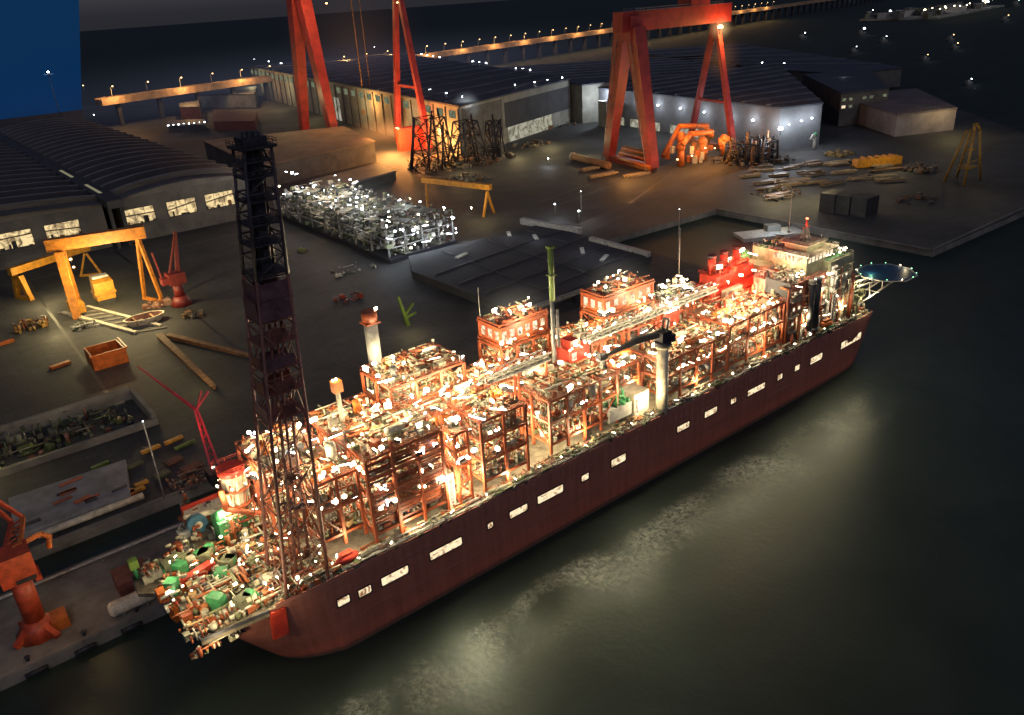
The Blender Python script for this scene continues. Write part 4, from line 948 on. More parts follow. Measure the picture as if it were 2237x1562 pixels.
# ---- the two ribbed sheds on the left
RIBTOP = paint("roof_rib_top", (.34, .33, .33), .55, .1, .4, .06)  # pale top paints in the ribs' thin highlight lines
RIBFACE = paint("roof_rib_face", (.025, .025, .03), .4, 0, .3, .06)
def shed(lab, u0, u1, v0, v1, ze, rise, wins, c_lit):
    T = thing("fabrication_shed", lab, "shed", ((u0 + u1) / 2, v0, 4), None)
    b = MB(WALL)
    zw0, zw1 = 17.5, 30.5
    b.box(u0, u1, v0 + .5, v0 + 2, 4, zw0); b.box(u0, u1, v0 + .5, v0 + 2, zw1, ze)
    ws = sorted(wins); x = u0
    for a, c in ws:
        if a > x: b.box(x, a, v0 + .5, v0 + 2, zw0, zw1)
        x = c
    if x < u1: b.box(x, u1, v0 + .5, v0 + 2, zw0, zw1)
    b.box(u0, u0 + 1.4, v0 + 2, v1, 4, ze); b.box(u1 - 1.4, u1, v0 + 2, v1, 4, ze); b.box(u0 + 1.4, u1 - 1.4, v1 - 1.5, v1, 4, ze)
    b.box(u0, u1, v0 - .6, v0 + .49, zw0 - 2.2, zw0 - .6)
    part("wall", b, T)
    for a, c in ws:
        f = MB(WALLD); 
        f.box(a, c, v0 + .2, v0 + .9, zw0, zw0 + .5); f.box(a, c, v0 + .2, v0 + .9, zw1 - .5, zw1); f.box(a, a + .5, v0 + .2, v0 + .9, zw0 + .5, zw1 - .5); f.box(c - .5, c, v0 + .2, v0 + .9, zw0 + .5, zw1 - .5)
        fo = part("window", f, T)
        p_ = MB(WINY); xa_, xb_ = max(a - 5, u0 + 1.6), min(c + 5, u1 - 1.6); p_.poly([(xa_, v0 + 7, zw0 - 9), (xb_, v0 + 7, zw0 - 9), (xb_, v0 + 7, zw1 + .5), (xa_, v0 + 7, zw1 + .5)]); part("pane", p_, fo)
        im = MB(WALLD, RUSTB); ri = random.Random(int(a * 10))
        for k_ in range(7): x_ = ri.uniform(a, c); im.box(x_, x_ + ri.uniform(.5, 3.5), v0 + 4, v0 + 6, zw0 - 8, zw0 + ri.uniform(-3, 5), ri.choice((0, 0, 1)))
        im.beam((a - 3, v0 + 5, zw0 + ri.uniform(4, 8)), (c + 3, v0 + 5, zw0 + ri.uniform(4, 9)), .6, .8)
        for q_ in (.33, .66): im.box(a + (c - a) * q_ - .12, a + (c - a) * q_ + .12, v0 + .95, v0 + 1.2, zw0 + .5, zw1 - .5)
        part("interior_machinery", im, fo, "stuff")
    # arched roof with raised transverse ribs
    n = 12
    def arc(i): t = i / n; return (u0 - 1 + (u1 - u0 + 2) * t, ze + rise * math.sin(PI * t) ** .8)
    b = MB(ROOF)
    for i in range(n):
        (xa, za), (xb, zb) = arc(i), arc(i + 1)
        b.poly([(xa, v0 - 2, za), (xb, v0 - 2, zb), (xb, v1, zb), (xa, v1, za)]); b.poly([(xa, v0 + .6, ze - .2), (xb, v0 + .6, ze - .2), (xb, v0 + .6, zb), (xa, v0 + .6, za)])
    part("roof", b, T)
    vv = v0 + 16
    while vv < v1 - 8:
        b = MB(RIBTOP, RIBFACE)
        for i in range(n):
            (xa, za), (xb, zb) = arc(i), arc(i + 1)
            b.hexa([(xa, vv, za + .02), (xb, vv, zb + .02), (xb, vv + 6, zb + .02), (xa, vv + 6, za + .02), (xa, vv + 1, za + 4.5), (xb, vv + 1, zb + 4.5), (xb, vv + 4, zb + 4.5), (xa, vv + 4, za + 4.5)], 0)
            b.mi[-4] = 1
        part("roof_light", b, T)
        vv += 30
    return T
def wu(px, py): return onv(px, py, 515).x
shed("long dark ribbed shed with three lit windows behind the lattice tower", 82, 186, 515, 1130, 39, 6, [(wu(272, 470), wu(341, 470)), (wu(363, 448), wu(430, 448)), (wu(446, 430), wu(512, 430))], 0)
shed("dark ribbed shed with two lit windows at the left edge of the yard", -150, 68, 515, 1420, 38, 6, [(-78, -46), (wu(0, 525) - 4, wu(76, 525)), (wu(96, 500), wu(178, 500))], 1)
T = thing("gutter_bridge", "dark box gutter between the two ribbed sheds with pale strip lights", "gutter", (75, 505, 36))
b = MB(WALLD); b.box(69, 81, 500, 1100, 36, 42); b.box(69.5, 72, 505, 508, 4, 36); b.box(78, 80.5, 505, 508, 4, 36); part("trough", b, T)
for v0, v1 in ((540, 590), (640, 690)): b = MB(glow("strip_light", (.75, .7, .45), .28)); b.box(73, 75.5, v0, v1, 42.02, 42.3); part("strip_light", b, T)

# ---- low flat building beside the sheds
building("flat_roof_store", "low building with wide brown flat roof between the lattice tower and the big red gantry", [(236, 622), (384, 648), (420, 790), (262, 850)], 25, WALL, ROOFB)
building("small_store", "low dark shed behind the lit steel stack", [(262, 520), (345, 540), (350, 590), (268, 572)], 12, WALLD, ROOF, base=4)

# ---- long workshop
P0, P1_ = Vector((454, 579)), Vector((612, 1560)); dl = (P1_ - P0).normalized(); dn = Vector((dl.y, -dl.x)) 
P2 = Vector((930, 1500)); P3 = Vector((694, 664))
ZW = hz(454, 579, 234)
LW = (P1_ - P0).length
T = building("long_workshop", "very long workshop with pale panelled wall, small lit windows and a broad navy roof", [tuple(P0), tuple(P3), tuple(P2), tuple(P1_)], ZW, WALLP, ROOFN, over=3)
nw = 30
for i in range(nw + 1):
    b = MB(WALLD); p = P0 + dl * (LW * i / nw) - dn * .6; b.cbox((p.x, p.y, 4 + (ZW - 4) / 2 - 1), (1.4, 1.6, ZW - 6), math.atan2(dl.y, dl.x)); part("pilaster", b, T)
for i in range(nw):
    p = P0 + dl * (LW * (i + .5) / nw); wd = LW / nw * .52
    if i in (3, 13): continue
    b = MB(WING); a_, c_ = p - dl * wd / 2 - dn * .25, p + dl * wd / 2 - dn * .25
    b.poly([(a_.x, a_.y, ZW - 13), (c_.x, c_.y, ZW - 13), (c_.x, c_.y, ZW - 5), (a_.x, a_.y, ZW - 5)]); part("window", b, T)
for i, w_, hgt, m_ in ((13.0, 26, 34, DOORW), (3.2, 16, 20, DOORW), (26.5, 18, 22, WALLD), (19, 16, 24, WALLD)):
    p = P0 + dl * (LW * i / nw); a_, c_ = p - dl * w_ / 2 - dn * .3, p + dl * w_ / 2 - dn * .3
    b = MB(m_); b.poly([(a_.x, a_.y, 4.2), (c_.x, c_.y, 4.2), (c_.x, c_.y, 4 + hgt), (a_.x, a_.y, 4 + hgt)]); part("door", b, T)
# gable towards the slipway: dark opening with a strip of lit stores
d2 = (P3 - P0).normalized(); L2 = (P3 - P0).length; n2 = Vector((d2.y, -d2.x))
def gable(t0, t1, z0, z1, m_, nm):
    a_, c_ = P0 + d2 * L2 * t0 + n2 * .4, P0 + d2 * L2 * t1 + n2 * .4
    b = MB(m_); b.poly([(a_.x, a_.y, z0), (c_.x, c_.y, z0), (c_.x, c_.y, z1), (a_.x, a_.y, z1)]); part(nm, b, T)
gable(.02, .34, 4.3, ZW - 3, WALL, "door"); gable(.36, .99, 22, ZW - 8, WALLD, "opening"); gable(.38, .8, 4.4, 21.8, DOORW, "opening")
for px, py in ((555, 130), (587, 134), (614, 138), (644, 147), (868, 184), (905, 190), (939, 197), (975, 204), (1010, 212), (1125, 186), (1168, 180), (1196, 176), (1228, 170), (920, 118), (933, 121), (946, 123), (960, 125), (1033, 134), (1047, 136), (1062, 138), (1127, 149), (1142, 151), (1158, 153), (818, 103)):
    q = g(px, py, ZW + 4); flood(q, T, "c", 1.9, 0)
for i in (4, 9, 15, 21, 27):
    p = P0 + dl * (LW * i / nw) - dn * 24; light((p.x, p.y, 40), "y", 30000, T, 2)
q = g(1012, 232, ZW - 3); flood(q, T, "c", 4.2); light(q + Vector((-4, -14, 2)), "c", 60000, T, 2)
building("gate_house", "white lit gate building with tall panels at the corner of the long workshop", [(694, 640), (745, 622), (762, 690), (712, 706)], 52, WALLP, ROOFN)
light((700, 610, 40), "c", 60000, None, 2)
building("small_kiosk", "small pale upright kiosk at the left end of the hall with the lamp row", [(684, 585), (700, 580), (706, 600), (690, 606)], 34, WALLP, ROOFN, over=.4)

# ---- hall with the row of wall lamps
H1 = [tuple(g(1698, 330)[:2]), tuple(g(1788, 318)[:2]), (1060, 600), tuple(g(1300, 264)[:2])]
T = building("lamp_hall", "dark hall with a row of white wall lamps above its lit grey front", H1, 46, paint("hall_wall", (.13, .135, .15), .8, 0, .25, .04), ROOFN, over=2)
for px, py in ((1395, 222), (1441, 230), (1490, 237), (1543, 245), (1597, 257), (1648, 263), (1720, 272), (1747, 264), (1770, 258)):
    # on the front or the side wall, just proud of it
    A_, B_ = (Vector(H1[0]), Vector(H1[3])) if px < 1715 else (Vector(H1[0]), Vector(H1[1]))
    best = None
    for t in range(0, 201):
        w_ = A_.lerp(B_, t / 200); z = hz(w_.x, w_.y, py); d = Vector((w_.x, w_.y, z)) - CAM; x_ = PX + FPX * d.dot(CR) / d.dot(CF)
        if best is None or abs(x_ - px) < best[0]: best = (abs(x_ - px), w_, z)
    w_, z = best[1], best[2]; nn = Vector((B_ - A_)); nn = Vector((-nn.y, nn.x)).normalized() if px < 1715 else Vector((nn.y, -nn.x)).normalized()
    if (Vector((CAM.x, CAM.y)) - w_).dot(nn) < 0: nn = -nn
    q = w_ + nn * 2.5
    flood((q.x, q.y, z), T, "c", 2.6 if px < 1715 else 1.8, 0, "wall_lamp"); q2 = w_ + nn * 9; light((q2.x, q2.y, z + 1), "c", 9000, T, 2)
b = MB(DOORW)
for t0, t1 in ((.03, .2), (.24, .42), (.48, .63)):
    A_, B_ = Vector(H1[3]), Vector(H1[0]); nn = (B_ - A_); nn = Vector((-nn.y, nn.x)).normalized()
    if (Vector((CAM.x, CAM.y)) - A_).dot(nn) < 0: nn = -nn
    a_, c_ = A_.lerp(B_, t0) + nn * .3, A_.lerp(B_, t1) + nn * .3; b = MB(DOORW); b.poly([(a_.x, a_.y, 4.3), (c_.x, c_.y, 4.3), (c_.x, c_.y, 14), (a_.x, a_.y, 14)]); part("door", b, T)
# ---- halls farther back
T = building("rear_hall", "wide dark hall beyond the red gantry with scattered roof lamps", [(800, 870), (1062, 632), (1320, 940), (960, 1220)], 30, WALLD, ROOFN)
for px, py in ((1348, 182), (1423, 192), (1475, 170), (1507, 171), (1562, 213), (1630, 222), (1740, 198), (1345, 250 - 72)): flood(g(px, py, 44), T, "c", 1.9)
T = building("far_hall", "low navy hall at the back with a bright lamp on its end", [(1085, 500), (1190, 470), (1560, 1050), (1340, 1180), (1130, 760)], 30, WALL, ROOFN)
flood(g(1842, 174, 38), T, "c", 3.2, 30000)
for px, py in ((1578, 158), (1665, 137), (1713, 138)): flood(g(px, py, 40), T, "c", 1.6)
T = building("window_block", "dark block with a band of small lit windows behind the lamp hall", [(830, 352), (890, 328), (1060, 450), (980, 500)], 40, WALL, ROOFN)
for i in range(14):
    a_ = Vector((830, 352)).lerp(Vector((890, 328)), (i % 7 + .2) / 7); c_ = Vector((830, 352)).lerp(Vector((890, 328)), (i % 7 + .75) / 7); z = 24 + (i // 7) * 8
    if i in (2, 9, 12): continue
    b = MB(WINW if i % 3 == 0 else WING); b.poly([(a_.x - .1, a_.y - .4, z), (c_.x - .1, c_.y - .4, z), (c_.x - .1, c_.y - .4, z + 3), (a_.x - .1, a_.y - .4, z + 3)]); part("window", b, T)
building("end_shed", "mauve grey flat shed at the far right end of the yard", [(800, 268), (868, 238), (1000, 350), (900, 400)], 26, paint("mauve_wall", (.3, .25, .24), .8, 0, .3, .05), paint("mauve_roof", (.16, .13, .13), .8, 0, .3, .04))
light((840, 225, 34), "y", 30000, None, 2)
building("back_office", "small lit grey block in front of the viaduct on the left", [tuple(g(440, 235)[:2]), tuple(g(560, 235)[:2]), tuple(g(565, 215)[:2]), tuple(g(445, 212)[:2])], 26, WALLP, ROOFN)
building("pale_hut", "brown slatted hut left of the grey block below the viaduct", [tuple(g(398, 262)[:2]), tuple(g(440, 262)[:2]), tuple(g(440, 246)[:2]), tuple(g(398, 248)[:2])], 24, BROWN, ROOF)
building("red_store", "dark red store with sloping frame just above the lattice tower top", [tuple(g(470, 285)[:2]), tuple(g(560, 285)[:2]), tuple(g(565, 262)[:2]), tuple(g(470, 258)[:2])], 16, BROWN, BROWN)

def ridges(T, A, B, C, D, z, n, col):
    """low ridge caps from edge A-B across to edge D-C"""
    A, B, C, D = (Vector((*p[:2], z)) for p in (A, B, C, D))
    for i in range(n):
        t = (i + .5) / n; p, q = A.lerp(B, t), D.lerp(C, t); b = MB(col); b.beam(p.lerp(q, .01), p.lerp(q, .99), 5, 1.6); part("roof_ridge", b, T)
RIDGE = paint("ridge_cap", (.15, .155, .18), .6, .1, .4, .04)
for nm, A_, B_, C_, D_, z_, n_ in (("long_workshop", P0, P1_, P2, P3, ZW + 2.2, 14), ("lamp_hall", H1[0], H1[3], (1060, 600), H1[1], 48.2, 9), ("rear_hall", (800, 850), (960, 1220), (1320, 940), (1065, 640), 32.2, 8), ("far_hall", (1130, 760), (1340, 1180), (1560, 1050), (1190, 470), 32.2, 6)):
    ridges(bpy.data.objects[nm], A_, B_, C_, D_, z_, n_, RIDGE)
# ---- lamp posts
def lamp_post(lab, foot, ztop, c="c", s=2.0, power=0, group=None, pole=.45, arm=0.0, lean=0.0):
    T = thing("lamp_post", lab, "lamp post", (foot[0], foot[1], foot[2]), group)
    b = MB(LGREY); b.tube(foot, (foot[0] + lean, foot[1], ztop), pole, 6, r2=pole * .6); part("pole", b, T)
    if arm: b = MB(LGREY); b.tube((foot[0] + lean, foot[1], ztop), (foot[0] + lean + arm, foot[1], ztop + .6), pole * .5, 5); part("arm", b, T)
    flood((foot[0] + lean + arm, foot[1], ztop + .8), T, c, s, power, "lamp_head")
    return T
q = g(1700, 352); lamp_post("tall lamp post with the biggest white lamp at the corner of the lamp hall", q, hz(q.x, q.y, 284), "c", 4.6, 90000)
q = g(1395, 300); lamp_post("slim lamp post left of the red gantry's wide leg at the hall front", q, hz(q.x, q.y, 226), "c", 2.4, 20000)
q = g(1490, 290); lamp_post("slim lamp post between the two legs of the red gantry", q, hz(q.x, q.y, 240), "c", 2.4, 20000)
q = g(1270, 465); lamp_post("lone thin grey lamp post on the brown yard ground", q, hz(q.x, q.y, 420), "c", .6, 0)
q = g(360, 1090); lamp_post("thin white lamp post on the quay edge near the ship's end", q, hz(q.x, q.y, 925), "c", .5, 0, pole=.35)
q = g(1560, 575); T = lamp_post("thin grey pole standing on the basin edge behind the ship", (330, 160, 4), hz(330, 160, 460), "c", .5, 0, pole=.25)

# ---- lit steel stack (outfitting block)
T = thing("outfitting_block", "big brightly lit block of jumbled steel and pipes on the yard beside the lattice tower", "steel stack", (226, 395, 4))
b = MB(GREY, DARK); b.prism([(196, 300), (256, 306), (252, 440), (246, 500), (198, 500)], 4.2, 7, 1)
part("base", b, T)
rg = random.Random(41)
b = MB(GREY)
for u_ in (199, 213, 227, 241, 253):
    for v_ in range(306, 500, 24): b.box(u_ - .6, u_ + .6, v_ - .6, v_ + .6, 7, 7 + rg.uniform(10, 20))
for z in (13, 19): 
    for v_ in range(306, 480, 24): b.beam((199, v_, z), (253, v_ + rg.uniform(-4, 4), z), .9)
    for u_ in (199, 227, 253): b.beam((u_, 306, z), (u_, 480, z), .9)
part("frame", b, T)
for z, n_ in ((7, 260), (14, 320), (21, 420), (26, 200)):
    b = MB(TOPG); clutter(b, 198, 254, 303, 490, z, n_, 5, rg, 0, 1.9); part("pipework", b, T, "stuff")
    b = MB(paint("stack_plate", (.2, .21, .17), .6, .2, .5, .15, .3))
    for _ in range(16): b.cbox((rg.uniform(203, 250), rg.uniform(308, 485), z + rg.uniform(.6, 4)), (rg.uniform(6, 16), rg.uniform(6, 22), .5), rg.uniform(0, .5), 0, rg.uniform(-.15, .15))
    part("plate", b, T, "stuff")
for i in range(92):
    sd = rg.random(); z = rg.uniform(17, 27)
    p_ = (rg.uniform(198, 254), rg.uniform(303, 490), rg.uniform(24, 33)) if sd < .6 else ((rg.uniform(198, 255), 302, rg.uniform(9, 26)) if sd < .8 else (255.5, rg.uniform(303, 480), rg.uniform(9, 26)))
    flood(p_, T, "c" if rg.random() < .75 else "w", rg.choice((1.0, 1.3, 1.8)))
for i in range(14): light((rg.uniform(202, 250), rg.uniform(312, 480), 37), "c" if i % 3 else "y", 9000, T, 1)
for i in range(5): light((192 + i * 16, 296, 16), "c", 5500, T, 1)
for px, py in ((625, 375), (638, 378), (648, 382), (765, 393), (776, 397)): flood(g(px, py, 26), T, "c", 2.0)

# ---- gantry cranes (big red)
def goliath(lab, A, B, ZT, spread, legw, mat_, lampc="o", trolley=True):
    """A: middle of the rigid leg's base, B: middle of the hinged A-frame's base, spread: half base vectors"""
    A = Vector((*A, 4)); B = Vector((*B, 4)); sa, sb = Vector((*spread[0], 0)), Vector((*spread[1], 0))
    T = thing("gantry_crane", lab, "gantry crane", (A.x, A.y, 4))
    b = MB(mat_)
    for s in (-1, 1):
        foot = A + sa * s; top = A + sa * (.22 * s) + Vector((0, 0, ZT - 4))
        b.beam(foot + Vector((0, 0, 3)), top, legw * .75, legw * 1.0, 0, legw * 1.15, legw * 1.5)
    b.beam(A - sa * 1.05 + Vector((0, 0, 3)), A + sa * 1.05 + Vector((0, 0, 3)), legw * .6, legw * .6)
    b.beam(A + sa * -.3 + Vector((0, 0, ZT - 4)), A + sa * .3 + Vector((0, 0, ZT - 4)), legw * 1.3, legw * 2)
    part("leg", b, T, label="wide rigid leg of two spreading box columns")
    b = MB(mat_); ap = B + Vector((0, 0, ZT - 8))
    for s in (-1, 1): b.beam(B + sb * s + Vector((0, 0, 3)), ap + sb * (.06 * s), legw * .5, legw * .5, 0, legw * .42, legw * .42)
    b.beam(B - sb * .62 + Vector((0, 0, 3 + (ZT - 12) * .38)), B + sb * .62 + Vector((0, 0, 3 + (ZT - 12) * .38)), legw * .22)
    b.beam(B - sb * 1.03 + Vector((0, 0, 3)), B + sb * 1.03 + Vector((0, 0, 3)), legw * .4, legw * .4)
    part("leg", b, T, label="slim A-frame leg")
    b = MB(mat_); d = (B - A).normalized()
    b.beam(A - d * legw * 1.4 + Vector((0, 0, ZT + 2)), B + d * legw * 1.4 + Vector((0, 0, ZT + 2)), legw * 1.2, legw * 1.6); part("girder", b, T)
    b = MB(mat_, DARK); m_ = A.lerp(B, .72) + Vector((0, 0, ZT + 2 + legw * .8)); b.cbox(m_ + Vector((0, 0, legw * .5)), (legw * 2.4, legw * 1.6, legw), math.atan2(d.y, d.x)); b.cbox(m_ + Vector((0, 0, legw * 1.3)), (legw * 1.2, legw * 1.0, legw * .6), math.atan2(d.y, d.x)); part("trolley", b, T)
    b = MB(GREY); nn_ = Vector((-d.y, d.x, 0))
    for s in (-1, 1):
        o_ = nn_ * (s * legw * .75) + Vector((0, 0, ZT + 2 + legw * .8)); b.beam(A + o_ + Vector((0, 0, 2)), B + o_ + Vector((0, 0, 2)), .35); b.beam(A + o_, B + o_, 1.6, .3)
        for q in range(24): p_ = (A + o_).lerp(B + o_, q / 23); b.beam(p_, p_ + Vector((0, 0, 2)), .25)
    part("walkway", b, T)
    b = MB(GREY)
    for s in (-1, 1):
        f0, f1 = A + sa * s + Vector((0, 0, 3)), A + sa * (.22 * s) + Vector((0, 0, ZT - 4)); off_ = Vector((-d.x, -d.y, 0)) * legw * .62 + nn_ * (legw * .2)
        for q in range(8): p_ = (f0 + off_).lerp(f1 + off_, q / 8); b.cbox(p_, (2.4, 2.4, .4)); p2 = (f0 + off_).lerp(f1 + off_, (q + 1) / 8); b.beam(p_, p2, .45)
    part("ladder", b, T)
    b = MB(DARK)
    for Q, s_ in ((A, sa), (B, sb)):
        for s in (-1, 1):
            for k_ in (-.08, .08): c_ = Q + s_ * (s + k_); b.tube(c_ + Vector((-1, 0, 1.2)), c_ + Vector((1, 0, 1.2)), 1.15, 10)
    part("bogie", b, T)
    return T
ZR = hz(530, 396, 62)
f1_, f2_ = g(1507, 312), g(1602, 333); BR = (f1_ + f2_) / 2
T = goliath("tall red gantry crane with glowing orange lamp under its girder", (530, 396), (BR.x, BR.y), ZR, ((7.8, 37.5), ((f1_.x - f2_.x) / 2, (f1_.y - f2_.y) / 2)), 11, GANTRY)
qx = Vector((BR.x, BR.y, hz(BR.x, BR.y, 60))); qR = qx + Vector((-3, -8, 0)); flood(qx + Vector((-3, -8, 0)), T, "o", 5.0); light(qx + Vector((-6, -18, -4)), "o", 90000, T, 2)
for z, dz in ((ZR - 14, 0), (ZR - 20, 0)): q = Vector((532, 384, z)); flood(q, T, "o", 1.6)
light((500, 340, 30), "o", 26000, T, 3); light((560, 345, 40), "o", 40000, T, 3)
ZL = hz(422, 868, 0) + 14
f1_, f2_ = g(870, 312), g(940, 330); BL = (f1_ + f2_) / 2
T = goliath("tall red gantry crane on the left whose girder rises out of the picture", (422, 868), (BL.x, BL.y), ZL, ((3, 52), ((f1_.x - f2_.x) / 2, (f1_.y - f2_.y) / 2)), 13, GANTRY)
flood((436, 820, hz(436, 820, 8)), T, "o", 2.0); flood((BL.x - 6, BL.y - 8, hz(BL.x, BL.y, 6)), T, "s", 2.0)
light((480, 840, 46), "o", 90000, T, 3); light((396, 770, 60), "o", 40000, T, 3); light((390, 800, 170), "s", 200000, T, 3)
# hoist ropes of the gantries
for lab, pu, pv, zt in (("twin brown hoist ropes hanging from the left red gantry", 505, 885, ZL),):
    T = thing("hoist_rope", lab, "rope", (pu, pv, zt)); b = MB(RUSTB); b.tube((pu, pv, 30), (pu, pv, zt), .9, 5); b.tube((pu + 14, pv + 3, 30), (pu + 14, pv + 3, zt), .6, 5); b.box(pu - 3, pu + 17, pv - 3, pv + 5, 24, 30); part("rope", b, T)

# ---- orange lit yard work under the gantries
cb_ = g(902, 326)
T = thing("work_cabin", "bright red cabin glowing beside the left gantry's slim leg", "cabin", tuple(cb_)); b = MB(REDB); b.cbox((cb_.x, cb_.y, 16), (34, 14, 24), -.3); part("wall", b, T); b = MB(REDB); b.cbox((cb_.x, cb_.y, 29.2), (36, 16, 2.2), -.3); part("roof", b, T); light((cb_.x - 16, cb_.y - 26, 40), "r", 90000, T, 2)
for px_, py_, pw_ in ((795, 312, 260000), (850, 306, 260000), (890, 318, 160000), (965, 312, 120000)): light(tuple(g(px_, py_, 20)), "o", pw_, None, 2)
light(tuple(g(830, 295, 30)), "o", 150000, None, 3); light(tuple(g(960, 290, 26)), "o", 60000, None, 3)
def jacket(lab, c, w0, w1, h_, mat_, seed, r=1.1, n=3, clut=60, name="jacket_frame"):
    T = thing(name, lab, "steel jacket", (c[0], c[1], 4)); rg = random.Random(seed)
    b = MB(mat_); lattice(b, c, w0, w1, 4, 4 + h_, n, r, r * .5); part("frame", b, T)
    b = MB(mat_)
    for _ in range(6): a = rg.random() * 6.28; rr = w0 * rg.uniform(.6, 1.5); b.tube((c[0] + rr * math.cos(a), c[1] + rr * math.sin(a), 4), (c[0] + rr * math.cos(a + .7) * .8, c[1] + rr * math.sin(a + .7) * .8, 4 + h_ * rg.uniform(.5, 1.15)), r * .9, 7)
    part("raking_leg", b, T, "stuff")
    b = MB(YARD); clutter(b, c[0] - w0 * 1.6, c[0] + w0 * 1.6, c[1] - w0 * 1.6, c[1] + w0 * 1.6, 4, clut, 6, rg, 0, 2.2); part("scrap", b, T, "stuff")
    return T
jacket("dark lattice jacket with crossing legs left of the white flood lamp", (404, 560), 17, 11, 52, DARK, 51)
jacket("dark steel jacket with splayed legs below the long workshop corner", (440, 548), 16, 9, 44, DARK, 52)
jacket("slender dark jacket nearest the slipway road", (474, 545), 9, 5, 40, DARK, 53)
# orange lit node block
T = thing("orange_jacket_node", "large orange lit welded node block under the red gantry", "steel jacket", (580, 370, 4)); rg = random.Random(61)
b = MB(ORANGE)
for i in range(7):
    x, y_ = 556 + i * 11, 352 + (i % 3) * 9; b.tube((x, y_, 4), (x + 2, y_ + 3, 22 + 6 * math.sin(i)), 3.2, 10); b.ball((x + 2, y_ + 3, 22 + 6 * math.sin(i)), 4.6, 0, 10, 7)
b.path([(556, 352, 24), (578, 360, 31), (600, 352, 31), (624, 372, 20)], 2.8, 9); b.path([(552, 372, 12), (585, 380, 36), (610, 366, 34), (630, 380, 14)], 2.6, 9)
part("node", b, T)
b = MB(CREAM, ORANGE); 
for _ in range(26): b.cbox((rg.uniform(548, 632), rg.uniform(345, 380), rg.uniform(5, 20)), (rg.uniform(3, 7), rg.uniform(3, 6), rg.uniform(4, 9)), rg.random(), rg.choice((0, 1, 1)))
part("shield_box", b, T, "stuff")
for p_ in ((560, 330, 26), (590, 335, 30), (615, 345, 26), (575, 372, 48)): light(p_, "o", 26000, T, 1)
for p_ in ((562, 344, 14), (583, 345, 18), (604, 350, 14), (548, 350, 12)): flood(p_, T, "s", 1.8)
T = jacket("dark cluster of vertical piles and pipes right of the orange lit block", (612, 312), 18, 17, 20, DARK, 62, 1.3, 2, 90, "pile_cluster")
b = MB(DARK, RUSTB); rg = random.Random(63)
for _ in range(26): x, y_ = rg.uniform(585, 640), rg.uniform(292, 330); b.tube((x, y_, 4), (x, y_, rg.uniform(14, 32)), rg.uniform(.8, 1.8), 8, rg.choice((0, 0, 1)))
part("pile", b, T, "stuff")
T = thing("pipe_spool", "long brown pipe with a round pale flange end lying left of the red gantry", "pipe", tuple(g(1255, 345))); a, c = g(1252, 342, 8), g(1330, 362, 8); b = MB(RUSTB); b.tube(a, c, 3.6, 12); part("pipe", b, T); b = MB(CREAM); d = (a - c).normalized(); b.tube(a, a + d * 1.2, 4.4, 14); part("flange", b, T)
T = thing("pipe_rack", "orange lit rack of brown pipes between the gantry's wide legs", "pipe rack", tuple(g(1390, 345))); b = MB(RUSTB, ORANGE)
for i in range(7): a, c = g(1345 + i * 3, 350 - i * 5, 6 + (i % 2) * 3), g(1420 + i * 2, 372 - i * 6, 6 + (i % 2) * 3); b.tube(a, c, 1.8, 8, i % 2)
part("pipe", b, T, "stuff")
light(tuple(g(1370, 360, 18)), "o", 30000, T, 1)
for i, (px, py, ln) in enumerate(((1320, 385, 60), (1290, 372, 40), (1395, 385, 50))):
    a = g(px, py); T = thing("plank_stack", ("pale timber stack lying in front of the red gantry leg", "small timber stack left of the red gantry leg foot", "timber stack just under the red gantry's front leg foot")[i], "timber stack", tuple(a)); b = MB(PLANK)
    for k_ in range(6): b.cbox((a.x + rnd.uniform(-1, 1), a.y + (k_ % 3) * 2.2, 4.8 + (k_ // 3) * 1.3), (ln * .5, 1.8, 1.1), -.25 + rnd.uniform(-.1, .1))
    part("plank", b, T, "stuff")

# ---- yellow beam gantry near the lit steel stack
def small_gantry(lab, A, B, zt, mat_, w, ahalf, lampc=None, box=True):
    A = Vector((*A, 4)); B = Vector((*B, 4)); d = (B - A).normalized(); s = Vector((-d.y, d.x, 0))
    T = thing("yellow_gantry", lab, "gantry crane", (A.x, A.y, 4))
    b = MB(mat_); b.beam(A + Vector((0, 0, zt)) - d * w * 1.5, B + Vector((0, 0, zt)) + d * w * 1.2, w * 1.5, w * 1.7); part("girder", b, T)
    b = MB(mat_)
    if box:
        b.beam(A + s * ahalf, A + s * ahalf * .35 + Vector((0, 0, zt - 4)), w, w, 0, w * 1.2); b.beam(A - s * ahalf, A - s * ahalf * .35 + Vector((0, 0, zt - 4)), w, w, 0, w * 1.2); b.beam(A - s * ahalf * 1.1 + Vector((0, 0, .8)), A + s * ahalf * 1.1 + Vector((0, 0, .8)), w * .9)
    else:
        b.beam(A + s * ahalf, A + Vector((0, 0, zt - 4)), w * .6); b.beam(A - s * ahalf, A + Vector((0, 0, zt - 4)), w * .6)
    part("leg", b, T)
    s = (s - d * .75).normalized()
    b = MB(mat_); b.beam(B + s * ahalf, B + s * .6 + Vector((0, 0, zt - 4)), w * .45); b.beam(B - s * ahalf, B - s * .6 + Vector((0, 0, zt - 4)), w * .45); b.beam(B - s * ahalf * 1.1 + Vector((0, 0, .7)), B + s * ahalf * 1.1 + Vector((0, 0, .7)), w * .5); part("leg", b, T)
    return T
a, c = g(1068, 470), g(935, 452)
T = small_gantry("low yellow beam gantry beside the lit steel stack", a[:2], c[:2], hz(a.x, a.y, 408) - 4, YEL, 2.6, 7, box=False); light((a.x - 14, a.y - 10, 22), "y", 9000, T, 1)
flood(g(1030, 455, 8), T, "w", 1.6)

